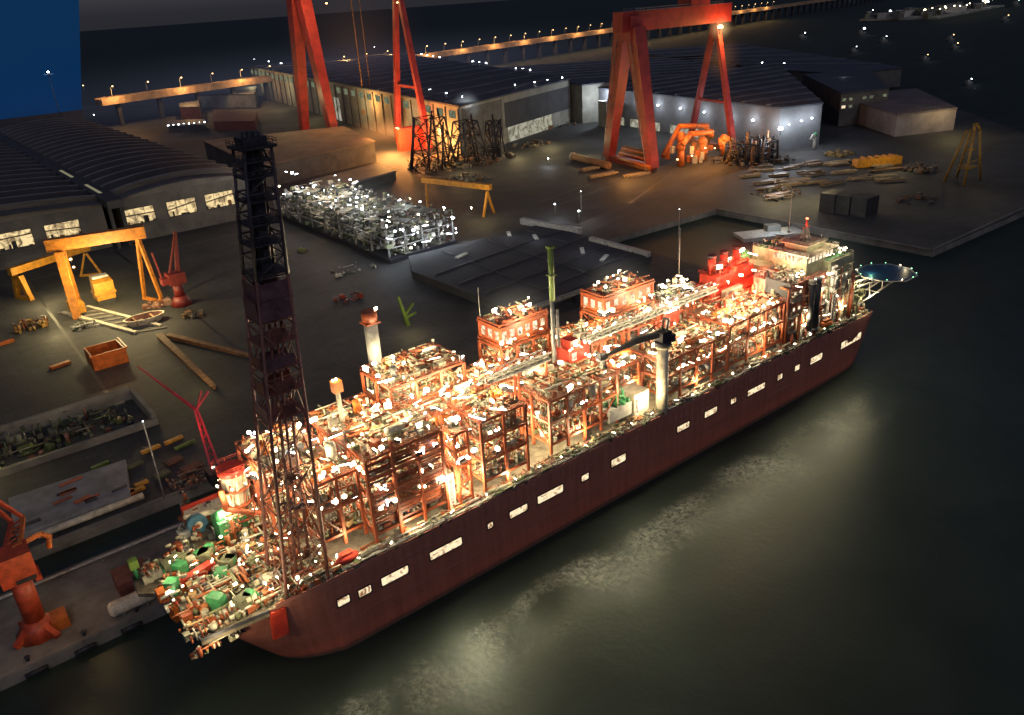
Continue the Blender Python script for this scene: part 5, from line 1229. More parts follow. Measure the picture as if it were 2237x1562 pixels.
# ---- yellow gantry cranes near the sheds
zA = hz(1.7, 357, 545)
T = small_gantry("large yellow gantry crane with thick box leg on the lit yard", (10, 364), (52, 352), zA - 4, AMBER, 4.2, 9)
q = Vector((13.4, 357, zA - 9)); flood(q, T, "s", 1.7); flood(q - Vector((-.4, 0, 5)), T, "s", 1.5); light(q + Vector((4, -6, -6)), "y", 26000, T, 1)
light((26, 334, 36), "y", 80000, T, 1); light((42, 318, 22), "y", 24000, T, 1); light((-8, 340, 14), "y", 9000, T, 1)
b = MB(YEL); b.box(6, 14, 358, 372, 6, 12); part("drive_box", b, T)
T = small_gantry("smaller yellow gantry crane standing behind the larger one", (-10, 424), (36, 445), hz(-10, 424, 590) - 4, YEL, 2.8, 7); light((-2, 402, 20), "y", 30000, T, 1)
c = g(234, 662); T = thing("yellow_cabin", "bright yellow boxy machine cabin on the lit ground under the gantry", "cabin", tuple(c))
b = MB(YEL); b.hexa([(c.x - 5.5, c.y - 4, 7.5), (c.x + 5.5, c.y - 4, 7.5), (c.x + 6, c.y + 6, 7.5), (c.x - 6, c.y + 6, 7.5), (c.x - 6, c.y - 4.6, 19), (c.x + 6, c.y - 4.6, 19), (c.x + 5, c.y + 6, 22), (c.x - 5, c.y + 6, 22)]); b.box(c.x - 6.4, c.x + 6.4, c.y - 5.2, c.y + 6.2, 11.4, 12.6); part("body", b, T)
b = MB(DARK); b.box(c.x - 5, c.x + 5, c.y - 3, c.y + 5, 4, 7.49); part("chassis", b, T); b = MB(LGREY); b.box(c.x - 5, c.x + 4.4, c.y - 2, c.y + 4, 21.2, 22.6); part("roof", b, T); light((c.x - 3, c.y - 16, 18), "y", 9000, T, 1)
# lit channel and boat-shaped trough
c = g(318, 705); T = thing("boat_shaped_trough", "cream boat shaped steel trough lying on the lit yard", "trough", (c.x, c.y, 4)); b = MB(CREAM, BROWN)
n = 14; ring = [(math.cos(2 * PI * i / n), math.sin(2 * PI * i / n)) for i in range(n)]
for i in range(n):
    (x0, y0), (x1, y1) = ring[i], ring[(i + 1) % n]
    P_ = lambda x, y_, s, z: (c.x + x * 12 * s, c.y + y_ * 6.5 * s, z)
    b.poly([P_(x0, y0, .75, 4.1), P_(x1, y1, .75, 4.1), P_(x1, y1, 1, 8.2), P_(x0, y0, 1, 8.2)]); b.poly([P_(x0, y0, 1, 8.2), P_(x1, y1, 1, 8.2), P_(x1, y1, .9, 8.2), P_(x0, y0, .9, 8.2)]); b.poly([P_(x0, y0, .9, 8.2), P_(x1, y1, .9, 8.2), P_(x1, y1, .7, 5), P_(x0, y0, .7, 5)], 1)
b.poly([P_(x, y_, .7, 5) for x, y_ in ring], 1); part("shell", b, T); b = MB(RUSTB); b.box(c.x - 6, c.x - 5, c.y - 5, c.y + 5, 5.2, 7.4); b.box(c.x + 4, c.x + 5, c.y - 5, c.y + 5, 5.2, 7.4); part("thwart", b, T)
c = g(238, 795); T = thing("orange_pontoon", "orange open topped steel box pontoon on the dark yard", "pontoon", (c.x, c.y, 4)); b = MB(ORANGE, BROWN)
for pts in (((-8, -5), (9, -5), .7), ): pass
b.box(c.x - 8, c.x + 9, c.y - 5, c.y - 4, 4, 12); b.box(c.x + 8, c.x + 9, c.y - 4, c.y + 12, 4, 12); b.box(c.x - 8, c.x - 7, c.y - 4, c.y + 12, 4, 12); b.box(c.x - 7, c.x + 8, c.y + 11, c.y + 12, 4, 12); b.box(c.x - 7, c.x + 8, c.y - 4, c.y + 11, 4.02, 5, 1); part("shell", b, T)
b = MB(ORANGE); b.beam((c.x - 8.6, c.y - 5.5, 12.2), (c.x + 9.6, c.y - 5.5, 12.2), .9); b.beam((c.x + 9.6, c.y - 5.5, 12.2), (c.x + 9.6, c.y + 12.5, 12.2), .9); part("rim", b, T); light((c.x - 2, c.y - 22, 20), "o", 4200, T, 1)
for lab, p0, p1, r_ in (("long brown steel beam lying on the dark yard towards the lattice tower", (348, 735), (468, 848), 2.6), ("longer brown beam behind it running towards the lattice tower", (368, 735), (545, 778), 2.4)):
    a, c = g(*p0, 5.5), g(*p1, 5.5); T = thing("steel_beam", lab, "beam", ((a.x + c.x) / 2, (a.y + c.y) / 2, 4), "long brown beams on the yard"); b = MB(RUSTB); b.beam(a, c, r_, r_ * .9, 0, r_ * .55); part("web", b, T); b = MB(RUSTB); b.beam(a + Vector((0, 0, r_ * .6)), c + Vector((0, 0, r_ * .35)), r_ * 1.5, .5, 0, r_); part("flange", b, T)
light(tuple(g(420, 800, 16)), "y", 2600, None, 1)
# rails of the lit channel
T = thing("launch_track", "pale launch track of twin beams running under the yellow gantry", "track", (24, 330, 4)); b = MB(CREAM)
for q_ in (-7, 7): b.beam((10 + q_, 372, 4.8), (34 + q_, 300, 4.8), 2.4, 1.4)
part("rail", b, T); b = MB(CONC); 
for i in range(9): t = i / 8; b.cbox((10 + 24 * t, 372 - 72 * t, 4.3), (20, 3, .5), -.3)
part("sleeper", b, T)
def pile(lab, px, py, n_, mat_, r_, seed, big=1.2, group=None, name="scrap_heap", h_=3):
    c = g(px, py); T = thing(name, lab, "scrap heap", (c.x, c.y, 4), group); b = MB(mat_); rg = random.Random(seed); clutter(b, c.x - r_, c.x + r_, c.y - r_ * .7, c.y + r_ * .7, 4, n_, h_, rg, 0, big); part("scrap", b, T, "stuff"); return T
pile("heap of yellow and brown steel parts at the left picture edge", 70, 715, 30, clutter_mat("amber_scrap", [(.3, .14, .03), (.2, .06, .04), (.35, .2, .05), (.1, .07, .06)]), 9, 1, 1.8, h_=6)
pile("dark scrap heap with small lights below the yellow gantry leg", 185, 715, 40, TOPG, 7, 2, 1.0)
pile("pinkish heap of plates beside the red slewing crane", 345, 668, 24, clutter_mat("pink_scrap", [(.4, .2, .14), (.5, .3, .2), (.25, .1, .06)]), 8, 3, 2.0)
for lab, px, py, mat_ in (("orange steel bar lying at the left picture edge", 10, 752, ORANGE), ("small orange plate on the dark yard left of the pontoon", 132, 800, ORANGE)):
    c = g(px, py); T = thing("steel_plate", lab, "steel plate", (c.x, c.y, 4)); b = MB(mat_); b.cbox((c.x, c.y, 4.8), (10, 3, 1.4), .2); part("plate", b, T); b = MB(DARK); b.cbox((c.x, c.y, 4.05), (8, 2, .1), .2); part("bearer", b, T)
# red slewing crane by the sheds
c = g(398, 665); SLR = paint("dull_red_paint", (.2, .022, .018), .5, 0, .45, .3, .15)
T = thing("slewing_crane", "dark red slewing crane with raised jib in front of the shed windows", "crane", (c.x, c.y, 4))
b = MB(SLR); b.tube((c.x, c.y, 4), (c.x, c.y, 10), 6.5, 12, 0, r2=4); b.tube((c.x, c.y, 10), (c.x, c.y, 18), 3, 10); part("pedestal", b, T)
b = MB(SLR); b.box(c.x - 5, c.x + 5, c.y - 4, c.y + 5, 18, 25); b.box(c.x - 9, c.x - 5, c.y - 3, c.y + 3, 19, 23); part("house", b, T)
zj = hz(c.x + 6, c.y, 505); b = MB(SLR); b.beam((c.x + 2, c.y, 25), (c.x + 6, c.y, zj), 2.2, 2.4, 0, 1.4); b.beam((c.x - 3, c.y, 25), (c.x + 6, c.y, zj), 1.0); b.beam((c.x - 8, c.y, 22), (c.x - 10, c.y, 40), .9); part("jib", b, T); light((c.x - 12, c.y - 14, 18), "r", 500, T, 1)
pile("dark scrap beside the red slewing crane foot", 425, 690, 20, YARD, 7, 9, 1.4)
# green boom lift
c = g(888, 712); T = thing("boom_lift", "lime green forked boom standing on the dark yard behind the ship", "boom lift", (c.x, c.y, 4)); b = MB(LIME)
zt = hz(c.x, c.y, 645); zm = hz(c.x, c.y, 690); b.beam((c.x + 1, c.y, 4.2), (c.x - 3, c.y, zt), 2.2, 2.2, 0, 1.2); part("boom", b, T); b = MB(LIME); b.beam((c.x - .6, c.y, zm), (c.x + 6, c.y, zm + 6), 1.2); b.beam((c.x, c.y, zm - 1), (c.x + 7, c.y, zm), 1.2); part("fork", b, T); light((c.x - 4, c.y - 12, 14), "y", 4200, T, 1)
# red boom crane behind the ship end
c = g(478, 1050); T = thing("lattice_boom_crane", "thin dark red lattice boom with forked head leaning back from the quay", "crane", (c.x, c.y, 4))
J = onv(428, 895, 128); TP = onv(300, 800, 150); root = Vector((c.x, c.y, 9)); b = MB(paint("crimson_paint", (.4, .03, .06), .5, 0, .3, .3))
b.beam(root + Vector((-1.6, 0, 0)), J + Vector((-.5, 0, 0)), .8, .8, 0, .7); b.beam(root + Vector((1.6, 0, 0)), J + Vector((.5, 0, 0)), .8, .8, 0, .7)
for i in range(10): t0, t1 = i / 10, (i + 1) / 10; w0, w1 = 1.6 - 1.1 * t0, 1.6 - 1.1 * t1; s = -1 if i % 2 else 1; b.beam(root.lerp(J, t0) + Vector((w0 * s, 0, 0)), root.lerp(J, t1) - Vector((w1 * s, 0, 0)), .35)
b.beam(J, TP, .9, .9, 0, .4); part("boom", b, T)
b = MB(b.mats[0]); k1, k2 = onv(455, 855, 128), onv(440, 853, 128); b.beam(J, k1, .7); b.beam(J + Vector((.6, 0, .5)), k2, .5); part("fork", b, T)
b = MB(DARK); b.box(c.x - 3.4, c.x + 3.4, c.y - 3, c.y + 4, 4, 9); part("base", b, T); light(J + Vector((-4, -8, -2)), "r", 1500, T, 1)

# ---- quay crane at the left edge (pier)
c = Vector((-65, 66, 3.6)); zc1 = hz(c.x, c.y, 1262); zc2 = hz(c.x, c.y, 1215); T = thing("quay_crane", "orange red quay crane with splayed foot on the pier at the left edge", "crane", tuple(c))
QR = paint("quay_crane_red", (.5, .07, .025), .5, 0, .5, .35, .1)
b = MB(QR); b.tube((c.x, c.y, 8), (c.x, c.y, zc1), 2.9, 14); b.tube((c.x, c.y, 3.62), (c.x, c.y, 9), 6.6, 10, 0, r2=2.9); part("pedestal", b, T)
b = MB(QR, ORANGE)
for a in range(4): an = a * PI / 2 + .5; b.beam((c.x, c.y, 8), (c.x + 8 * math.cos(an), c.y + 8 * math.sin(an), 4.2), 2.2, 2.2, 0, 1.6)
b.box(c.x + 3.4, c.x + 8, c.y - 4, c.y + 2, 3.62, 7.4, 1); part("foot", b, T)
b = MB(QR); b.box(c.x - 4.6, c.x + 4.8, c.y - 4, c.y + 4.4, zc1, zc2 + 1.4); b.box(c.x + 3.6, c.x + 5.4, c.y - 3, c.y + 3, zc1 - 1.6, zc1); part("machine_house", b, T)
b = MB(DARK); b.box(c.x - 1, c.x + 4.2, c.y - 4.4, c.y - 4.02, zc1 + .4, zc1 + 1.6); part("cab_window", b, T)
j1 = Vector((c.x + 1, c.y + 2, zc2 + 1)); tipq = onv(-90, 1040, 90); b = MB(QR, ORANGE)
for s in (-2.0, 2.0): b.beam(j1 + Vector((s, 0, 0)), onv(38, 1135, 84) + Vector((s * .8, 0, 0)), 1.1, 1.1, 1 if s > 0 else 0); b.beam(onv(38, 1135, 84) + Vector((s * .8, 0, 0)), tipq, 1.0)
for i in range(5): t0 = i / 5; q0, q1 = j1.lerp(onv(38, 1135, 84), t0), j1.lerp(onv(38, 1135, 84), t0 + .2); b.beam(q0 + Vector((-2, 0, 0)), q1 + Vector((2, 0, 0)), .45)
b.beam(Vector((c.x - 4, c.y, zc2 - 2)), onv(-30, 1235, 66), 1.8); part("jib", b, T)
b = MB(ORANGE); k_ = onv(108, 1172, 72); b.path([j1, (k_.x - 2, k_.y, k_.z + 2), (k_.x, k_.y, k_.z), (k_.x - 1, k_.y, k_.z - 3.5)], .8, 7); part("hook_arm", b, T)
light((c.x + 2, c.y - 20, 26), "s", 2600, T, 1); light((c.x + 14, c.y + 4, 22), "s", 1500, T, 1)
# pier furniture: fenders, mooring box, pipes
b = MB(DARK, CONC); 
T = thing("pier_pipe", "long pale pipe along the pier's inner edge", "pipe", (-60, 90, 3.6)); b = MB(LGREY); b.tube((-140, 89.8, 4.8), (22, 89.8, 4.8), .5, 7); part("pipe", b, T)
for i in range(14): b = MB(CONC); b.box(-138 + i * 12, -137 + i * 12, 89, 90.6, 3.62, 4.4); part("support", b, T)
T = thing("pier_tank", "pale cylinder tank lying on the pier close to the end platform", "tank", (-38, 60, 3.6)); b = MB(CREAM); b.vessel((-46, 57, 6.4), (-34, 57, 6.4), 2.4); part("shell", b, T); b = MB(CONC); b.box(-44, -43, 55, 59, 3.62, 5); b.box(-37, -36, 55, 59, 3.62, 5); part("saddle", b, T)
T = thing("gangway_box", "dark brown box landing at the pier beside the end platform", "gangway", (-38, 68, 3.6)); b = MB(BROWN); b.box(-42, -32, 62, 72, 3.62, 10); part("housing", b, T); b = MB(GREY); b.beam((-34, 62, 10), (-32, 42, 24), 1.8, .5); part("ramp", b, T)
for i in range(9):
    u_ = -95 + i * 13; T = thing("fender", "dark rubber fender hanging on the pier face", "fender", (u_, 51.4, 1), "fenders along the pier face"); b = MB(DARK); b.tube((u_ - 3, 51.2, 1.6), (u_ + 3, 51.2, 1.6), .75, 8); part("roll", b, T); b = MB(CONC); b.box(u_ - .4, u_ + .4, 51.3, 51.98, 2.3, 4.6); part("bracket", b, T)
for i in range(8):
    u_ = -100 + i * 15; T = thing("bollard", "small dark bollard on the pier edge", "bollard", (u_, 55, 3.6), "bollards along the pier edge"); b = MB(DARK); b.tube((u_, 55, 3.6), (u_, 55, 4.8), .5, 8); b.tube((u_, 55, 4.8), (u_, 55, 5.1), .8, 8); part("post", b, T)
# ---- quay apron: grey deck barge slab, dock pit, machinery
T = thing("deck_slab", "wide pale grey steel deck slab lying at the quay edge", "deck barge", (-45, 130, 4)); b = MB(paint("pale_deck", (.27, .27, .28), .7, .1, .35, .12)); b.prism([(-62, 120), (-24, 119), (-18, 148), (-60, 150)], 4.02, 7.2); part("deck", b, T)
b = MB(CREAM); b.tube((-56, 117, 6), (-20, 117, 6), 1.3, 10); part("edge_pipe", b, T)
b = MB(RED, DARK); rg = random.Random(12)
for _ in range(9): b.cbox((rg.uniform(-58, -24), rg.uniform(124, 146), 7.35), (rg.uniform(3, 9), rg.uniform(1, 3), .3), rg.random() * .3, rg.choice((0, 1, 1)))
part("plate", b, T)
T = thing("slipway_dock", "dark sunken dock full of green tinged machinery left of the ship's end", "dock", (-30, 195, 4)); b = MB(WALLD, CONC)
b.poly([(-140, 180, 4.016), (2, 178, 4.016), (-3, 212, 4.016), (-140, 214, 4.016)], 0); part("floor", b, T)
b = MB(CONC); b.box(-140, 3, 176, 178, 4.002, 7); b.box(1, 3, 178.02, 213, 4.002, 9); b.box(-140, 1, 212, 214, 4.02, 10); part("wall", b, T)
b = MB(DOCKM); rg = random.Random(14); clutter(b, -70, -40, 182, 206, 4.1, 90, 8, rg, 0, 1.8); clutter(b, -40, -5, 184, 208, 4.1, 70, 7, rg, 0, 1.6); part("machinery", b, T, "stuff")
b = MB(glow("green_tube", (.55, .75, .15), .9)); b.box(-59, -58.5, 180.6, 181.2, 5, 13); part("tube_lamp", b, T)
light((-50, 178, 18), "y", 2600, T, 1); light((-20, 196, 22), "y", 1000, T, 1); light((-66, 172, 10), "y", 2200, T, 1)
for i, (px, py, mat_, sx, sy) in enumerate(((330, 985, YEL, 8, 2), (380, 965, YEL, 8, 2), (405, 975, LIME, 9, 1.6), (220, 1020, LIME, 7, 2), (250, 1030, OLIVE, 7, 2), (290, 1022, OLIVE, 9, 2), (310, 1060, YEL, 5, 2), (275, 1085, ORANGE, 7, 4), (300, 1075, YEL, 6, 2), (380, 1010, BROWN, 7, 4), (420, 1025, BROWN, 8, 5), (355, 1040, OLIVE, 6, 4))):
    c = g(px, py); T = thing("steel_plate", ("yellow bar left of the lamp post", "yellow bar right of the lamp post", "lime bar behind the right yellow bar", "lime plate left on the dark apron", "olive plate beside the lime plate", "long olive plate in the middle of the apron", "yellow bar by the slab corner", "orange plate on the corner of the grey slab", "small yellow plate behind the orange plate", "brown plate by the red boom crane", "large brown plate next to the red boom crane foot", "olive plate right of the lamp post foot")[i], "steel plate", (c.x, c.y, 4), "plates and bars on the quay apron"); b = MB(mat_); b.cbox((c.x, c.y, 4.9), (sx, sy, 1.0), .15); part("plate", b, T); b = MB(DARK); b.cbox((c.x, c.y, 4.2), (sx * .8, sy * .6, .39), .15); part("bearer", b, T)
pile("rusty pipe and valve heap on the quay next to the ship's end", 425, 1050, 60, clutter_mat("rust_scrap", [(.3, .12, .06), (.2, .2, .17), (.4, .2, .1), (.1, .1, .1)]), 9, 21, .9)

# ---- dark slabs and floats behind the ship
SL = paint("navy_slab", (.045, .05, .062), .85, 0, .3, .04); SL2 = paint("dark_slab_line", (.07, .07, .08), .6, .1, .3, .1)
T = thing("slab_deck", "large dark flat deck of joined slabs behind the ship", "deck", (255, 215, 4)); b = MB(SL); b.prism([(192, 152), (318, 172), (318, 284), (206, 292), (190, 262)], 4.02, 9); part("deck", b, T)
b = MB(SL2)
for v0 in (176, 200, 226, 252): b.beam((196, v0 - 8, 9.3), (316, v0 + 6, 9.3), .8, .6)
for u0 in (224, 262, 296): b.beam((u0, 168, 9.25), (u0 + 4, 284, 9.25), .5, .5)
part("joint_rail", b, T)
for lab, px0, py0, px1, py1, w_ in (("long pale girder lying behind the red funnel", 1290, 522, 1418, 556, 3.2), ("pale girder on the yard edge right of the twin mast", 1165, 672, 1272, 634, 2.2), ("short pale girder under the white lamps", 1140, 482, 1268, 505, 4.5)):
    a, c = g(px0, py0, 10), g(px1, py1, 10); T = thing("steel_girder", lab, "girder", ((a.x + c.x) / 2, (a.y + c.y) / 2, 4)); b = MB(LGREY if w_ > 3 else GREY); b.beam(a, c, w_, w_); part("web", b, T); b = MB(DARK)
    for t in (.15, .85): q = a.lerp(c, t); b.box(q.x - 1.2, q.x + 1.2, q.y - 1.2, q.y + 1.2, 4.02, 10 - w_ / 2)
    part("bearer", b, T)
for i, (px, py, an) in enumerate(((1112, 513, .5), (1170, 520, .55), (1272, 549, .4), (1008, 560, -.2), (1320, 565, 0))):
    c = g(px, py, 9.2); T = thing("canvas_roll", ("left of two white slanted sheets on the slab deck", "right of two white slanted sheets on the slab deck", "white slanted sheet right of the twin mast", "crumpled pale green sheet near the lit steel stack corner", "small pale sheet right of the others")[i], "sheet", tuple(c)); b = MB(paint("pale_sheet", (.6, .6, .54), .8, 0, .3, .5)); b.cbox((c.x, c.y, 9.8), (12, 2.6, 1.0), an + .5); part("sheet", b, T); b = MB(DARK); b.cbox((c.x, c.y, 9.15), (11, 2, .28), an + .5); part("pallet", b, T); light((c.x - 3, c.y - 4, 16), "c", 900, T, .6)
for px, py in ((1213, 470), (1265, 486)): q = g(px, py); lamp_post("short lamp post with white lamp " + ("above the short pale girder" if px < 1250 else "at the right end of the short pale girder"), q, 12, "c", 1.5, 4000)
pile("small red plates heap on the yard behind the twin mast", 760, 655, 14, clutter_mat("redplate", [(.4, .05, .03), (.2, .05, .04)]), 8, 31, 1.6)
pile("pale sheet scraps on the dark yard left of the lit steel stack corner", 770, 590, 14, TOPG, 14, 32, 1.4)
pile("lime sheet scraps beside the lattice tower", 655, 552, 8, clutter_mat("limescrap", [(.25, .3, .05), (.15, .16, .06)]), 8, 33, 1.4)
# ---- right-hand pier: stores, containers, A-frame
def cont(lab, px, py, i):
    c = g(px, py); T = thing("container", lab, "container", (c.x, c.y, 4), "dark containers on the right pier"); b = MB(paint("container_paint", (.07, .065, .06), .7, .1, .4, .2)); b.box(c.x - 8.5, c.x + 8.5, c.y - 6, c.y + 6, 4.02, 18); part("body", b, T); b = MB(DARK)
    for k_ in range(9): b.box(c.x - 8.3 + k_ * 2, c.x - 7.6 + k_ * 2, c.y - 6.2, c.y - 6.01, 4.6, 17.4)
    part("rib", b, T)
cont("left one of three tall dark containers on the right pier", 1818, 459, 0); cont("middle one of three tall dark containers on the right pier", 1850, 463, 1); cont("right one of three tall dark containers on the right pier", 1886, 468, 2)
rg = random.Random(91)
for i in range(46):
    px, py = rg.uniform(1640, 1960), rg.uniform(352, 440)
    if py > 405 and px > 1770: continue
    c = g(px, py); T = thing("plank_pile", "low pile of planks and plates on the lit right pier", "timber stack", (c.x, c.y, 4), "plank piles on the right pier"); b = MB(PLANK if rg.random() < .5 else YARD)
    for k_ in range(4): b.cbox((c.x + rg.uniform(-2, 2), c.y + (k_ % 2) * 2.4, 4.7 + (k_ // 2) * 1.2), (rg.uniform(12, 26), rg.uniform(1.4, 3.4), 1.0), rg.uniform(-.7, -.2))
    part("plank", b, T, "stuff")
c = g(1915, 362); T = thing("yellow_barge_section", "long yellow steel section among the stores on the right pier", "steel section", (c.x, c.y, 4)); b = MB(YEL); b.cbox((c.x, c.y, 8), (44, 9, 7), -.5); part("shell", b, T); b = MB(YEL); 
for k_ in range(5): b.cbox((c.x + (k_ - 2) * 7 * math.cos(-.5), c.y + (k_ - 2) * 7 * math.sin(-.5), 12.4), (2, 7, 1.7), -.5)
part("deck_rib", b, T); light((c.x - 10, c.y - 20, 26), "y", 14000, T, 1)
pile("yellow brown heap of stores in front of the end shed", 1835, 338, 40, clutter_mat("amber_stores", [(.35, .22, .06), (.25, .18, .08), (.4, .28, .1)]), 14, 41, 2.0)
pile("dark machinery heap left of the yellow tripod frame", 2010, 372, 40, YARD, 14, 42, 2.2, h_=7)
c = g(1778, 325); T = thing("bent_pipe_outlet", "pale green bent pipe outlet standing by the hall corner", "pipe", (c.x, c.y, 4)); b = MB(LGREY); b.path([(c.x, c.y, 4), (c.x, c.y, 16), (c.x - 4, c.y, 18), (c.x - 8, c.y, 14)], 1.6, 8); part("pipe", b, T); b = MB(GREEN); b.ball((c.x, c.y, 18), 2.4, 0, 8, 6); part("valve", b, T)
F0 = g(2110, 398); zf = hz(F0.x, F0.y, 268); T = thing("tripod_frame", "tall dim yellow arched frame tower near the far right of the pier", "steel frame", tuple(F0)); YD = paint("dim_yellow", (.3, .17, .025), .6, 0, .4, .2); b = MB(YD)
for du, dv in ((-12, -4), (12, -6), (14, 14), (-8, 14)): b.tube((F0.x + du, F0.y + dv, 4), (F0.x + du * .35, F0.y + dv * .35, zf - 6), 1.0, 7)
part("leg", b, T); b = MB(YD); b.path([(F0.x - 4.2, F0.y - 1.4, zf - 6), (F0.x - 2.5, F0.y, zf - 1), (F0.x + 2.5, F0.y, zf - 1), (F0.x + 4.2, F0.y - 2, zf - 6)], 1.1, 7); part("arch", b, T); b = MB(YD); b.box(F0.x - 8, F0.x + 8, F0.y - 4, F0.y + 6, 16, 17); b.beam((F0.x - 9, F0.y - 3, 22), (F0.x + 9, F0.y - 4, 22), .8); b.box(F0.x - 4, F0.x + 4, F0.y - 2, F0.y + 4, 30, 31); part("platform", b, T); light((F0.x - 14, F0.y - 22, 40), "y", 5200, T, 1)
pile("brown plates on the lower right pier", 2000, 440, 10, clutter_mat("brownplate", [(.2, .1, .07), (.14, .12, .1)]), 16, 43, 2.4, h_=1.5)
pile("dark stores along the basin edge of the right pier", 1700, 425, 34, YARD, 20, 44, 2.0)
pile("low dark stores on the brown ground", 1160, 318, 26, YARD, 22, 45, 2.4)
pile("low dark plates by the kiosk", 1215, 275, 30, YARD, 24, 46, 2.6)
pile("pale stones heap under the workshop opening", 1130, 262, 60, clutter_mat("pale_stone", [(.45, .43, .33), (.35, .32, .25), (.25, .24, .2)]), 16, 47, 2.4)
pile("brown scrap before the white flood lamp", 1010, 395, 60, YARD, 24, 48, 1.6)
pile("mixed stores at the foot of the dark jackets", 930, 350, 60, clutter_mat("mixed_scrap", [(.3, .22, .14), (.12, .1, .09), (.35, .15, .06), (.45, .4, .3)]), 20, 49, 2.0)
# floating white pontoon and boxes in the basin
T = thing("white_pontoon", "pale lit pontoon float in the basin behind the red funnel", "pontoon", (400, 150, 0)); q = g(1680, 512, 1); b = MB(LGREY); b.cbox((q.x, q.y, 1.2), (46, 18, 2.6), -.5); part("float", b, T); b = MB(WALLP); b.cbox((q.x + 6, q.y + 2, 4.5), (10, 7, 4), -.5); part("cabin", b, T); light((q.x - 4, q.y - 8, 13), "c", 7000, T, 1)

# ---- viaduct with street lamps
def vz(u_, v_): return 48
VA, VB = g(215, 222, 46), g(1500, 42, 46); dv_ = (VB - VA).normalized(); VA = VA - dv_ * 0
VE = VA + dv_ * 5200
T = thing("viaduct", "long orange lit road viaduct crossing behind the yard", "viaduct", tuple(VA)); nv = Vector((-dv_.y, dv_.x, 0)).normalized()
VM = paint("viaduct_concrete", (.5, .33, .2), .8, 0, .5, .06)
b = MB(VM); b.beam(VA - Vector((0, 0, 2)), VE - Vector((0, 0, 2)), 22, 9); part("deck", b, T)
b = MB(VM); 
for s in (-11, 11): b.beam(VA + nv * s + Vector((0, 0, 3.6)), VE + nv * s + Vector((0, 0, 3.6)), .8, 2.1)
part("parapet", b, T)
for i in range(70):
    b = MB(WALLD); q = VA + dv_ * (30 + i * 74); b.box(q.x - 3, q.x + 3, q.y - 6, q.y + 6, -2, 39.4); part("pier", b, T)
L_ = [(258, 175), (328, 165), (397, 155), (473, 147), (977, 82), (1018, 75), (1063, 70), (1107, 63), (1150, 60), (1188, 56), (1230, 48), (1270, 45), (1305, 40), (1343, 35)]
for i in range(46):
    d_ = 20 + 62 * i; q = VA + dv_ * d_ - nv * 10.4
    T2 = thing("street_lamp", "street lamp with orange lamp on the viaduct", "street lamp", (q.x, q.y, 48.6), "street lamps along the viaduct"); b = MB(GREY); b.tube((q.x, q.y, 49), (q.x, q.y, 66), .5, 5); b.tube((q.x, q.y, 66), (q.x + 3, q.y - 3, 67), .35, 5); part("pole", b, T2)
    flood((q.x + 3, q.y - 3, 67), T2, "s", 2.4, 0, "lamp_head")
    if i % 2 == 0: light((q.x - nv.x * 14, q.y - nv.y * 14, 60), "s", 90000, T2, 2)
# far lit lights over the dark water and the far shore
far = MB(ROOFN)
T = thing("lit_jetty", "bright floodlit jetty far off in the dark at the upper right", "jetty", tuple(g(2030, 25, 2))); b = MB(paint("jetty_deck", (.4, .4, .34), .8, 0, .5, .02)); a, c = g(1960, 42, 3), g(2115, 15, 3); b.beam(a, c, 260, 6); part("deck", b, T)
rg = random.Random(71); b = MB(TOPG); d_ = c - a
for _ in range(70): q = a + d_ * rg.random(); b.cbox((q.x + rg.uniform(-60, 60), q.y + rg.uniform(-110, 110), 14), (rg.uniform(8, 60), rg.uniform(8, 30), rg.uniform(6, 22)), rg.random())
part("cargo", b, T, "stuff")
for i in range(16): q = a + d_ * rg.random(); flood((q.x + rg.uniform(-60, 60), q.y - rg.uniform(40, 130), 26), T, "w", 4)
for t in (.15, .4, .65, .9): q = a + d_ * t; light((q.x - 60, q.y - 160, 90), "y", 16000, T, 4)
for i, (px, py, s_) in enumerate(((2150, 19, 6), (2218, 14, 7), (1882, 76, 5), (2076, 90, 4), (2115, 186, 4), (1900, 36, 4), (1938, 38, 4), (1753, 85, 3.5), (2085, 108, 3), (2195, 48, 4), (1930, 93, 2.5), (2020, 133, 3), (1850, 4, 6), (1865, 115, 3))):
    q = g(px, py, 0); T = thing("moored_boat", ("far boat light second from the upper right corner", "far boat light nearest the upper right corner", "single far boat light below the viaduct end", "far boat light below the lit jetty", "lone boat with bright lamp on the open dark water at the far right", "boat light just left of the lit jetty", "boat light touching the lit jetty's left end", "small boat light over the navy halls", "faint boat light under the jetty light", "dim wide boat light below the corner lights", "faintest boat light in the dark water", "dim brown boat drifting in mid dark water", "boat light at the top edge right of the viaduct", "tiny boat light above the far hall")[i], "boat", (q.x, q.y, 0)); k_ = (q - CAM).length / 1000
    b = MB(GREY); b.hexa([(q.x - 6 * k_, q.y - 1.6 * k_, 0), (q.x + 5 * k_, q.y - 1.6 * k_, 0), (q.x + 5 * k_, q.y + 1.6 * k_, 0), (q.x - 6 * k_, q.y + 1.6 * k_, 0), (q.x - 7 * k_, q.y - 2 * k_, 2.4 * k_), (q.x + 6.4 * k_, q.y - 2 * k_, 2.4 * k_), (q.x + 6.4 * k_, q.y + 2 * k_, 2.4 * k_), (q.x - 7 * k_, q.y + 2 * k_, 2.4 * k_)]); part("hull", b, T)
    b = MB(WALLP); b.box(q.x - 4 * k_, q.x, q.y - 1.4 * k_, q.y + 1.4 * k_, 2.42 * k_, 5 * k_); part("cabin", b, T)
    flood((q.x + k_, q.y - 2 * k_, 6 * k_), T, "s" if i in (3, 8, 9, 11) else "c", s_ * (.36, .24, .42, .3)[i % 4] * k_, 0, "lamp_head"); light((q.x + 2 * k_, q.y - 3.4 * k_, 7 * k_), "c", 500 * k_, T, 1)
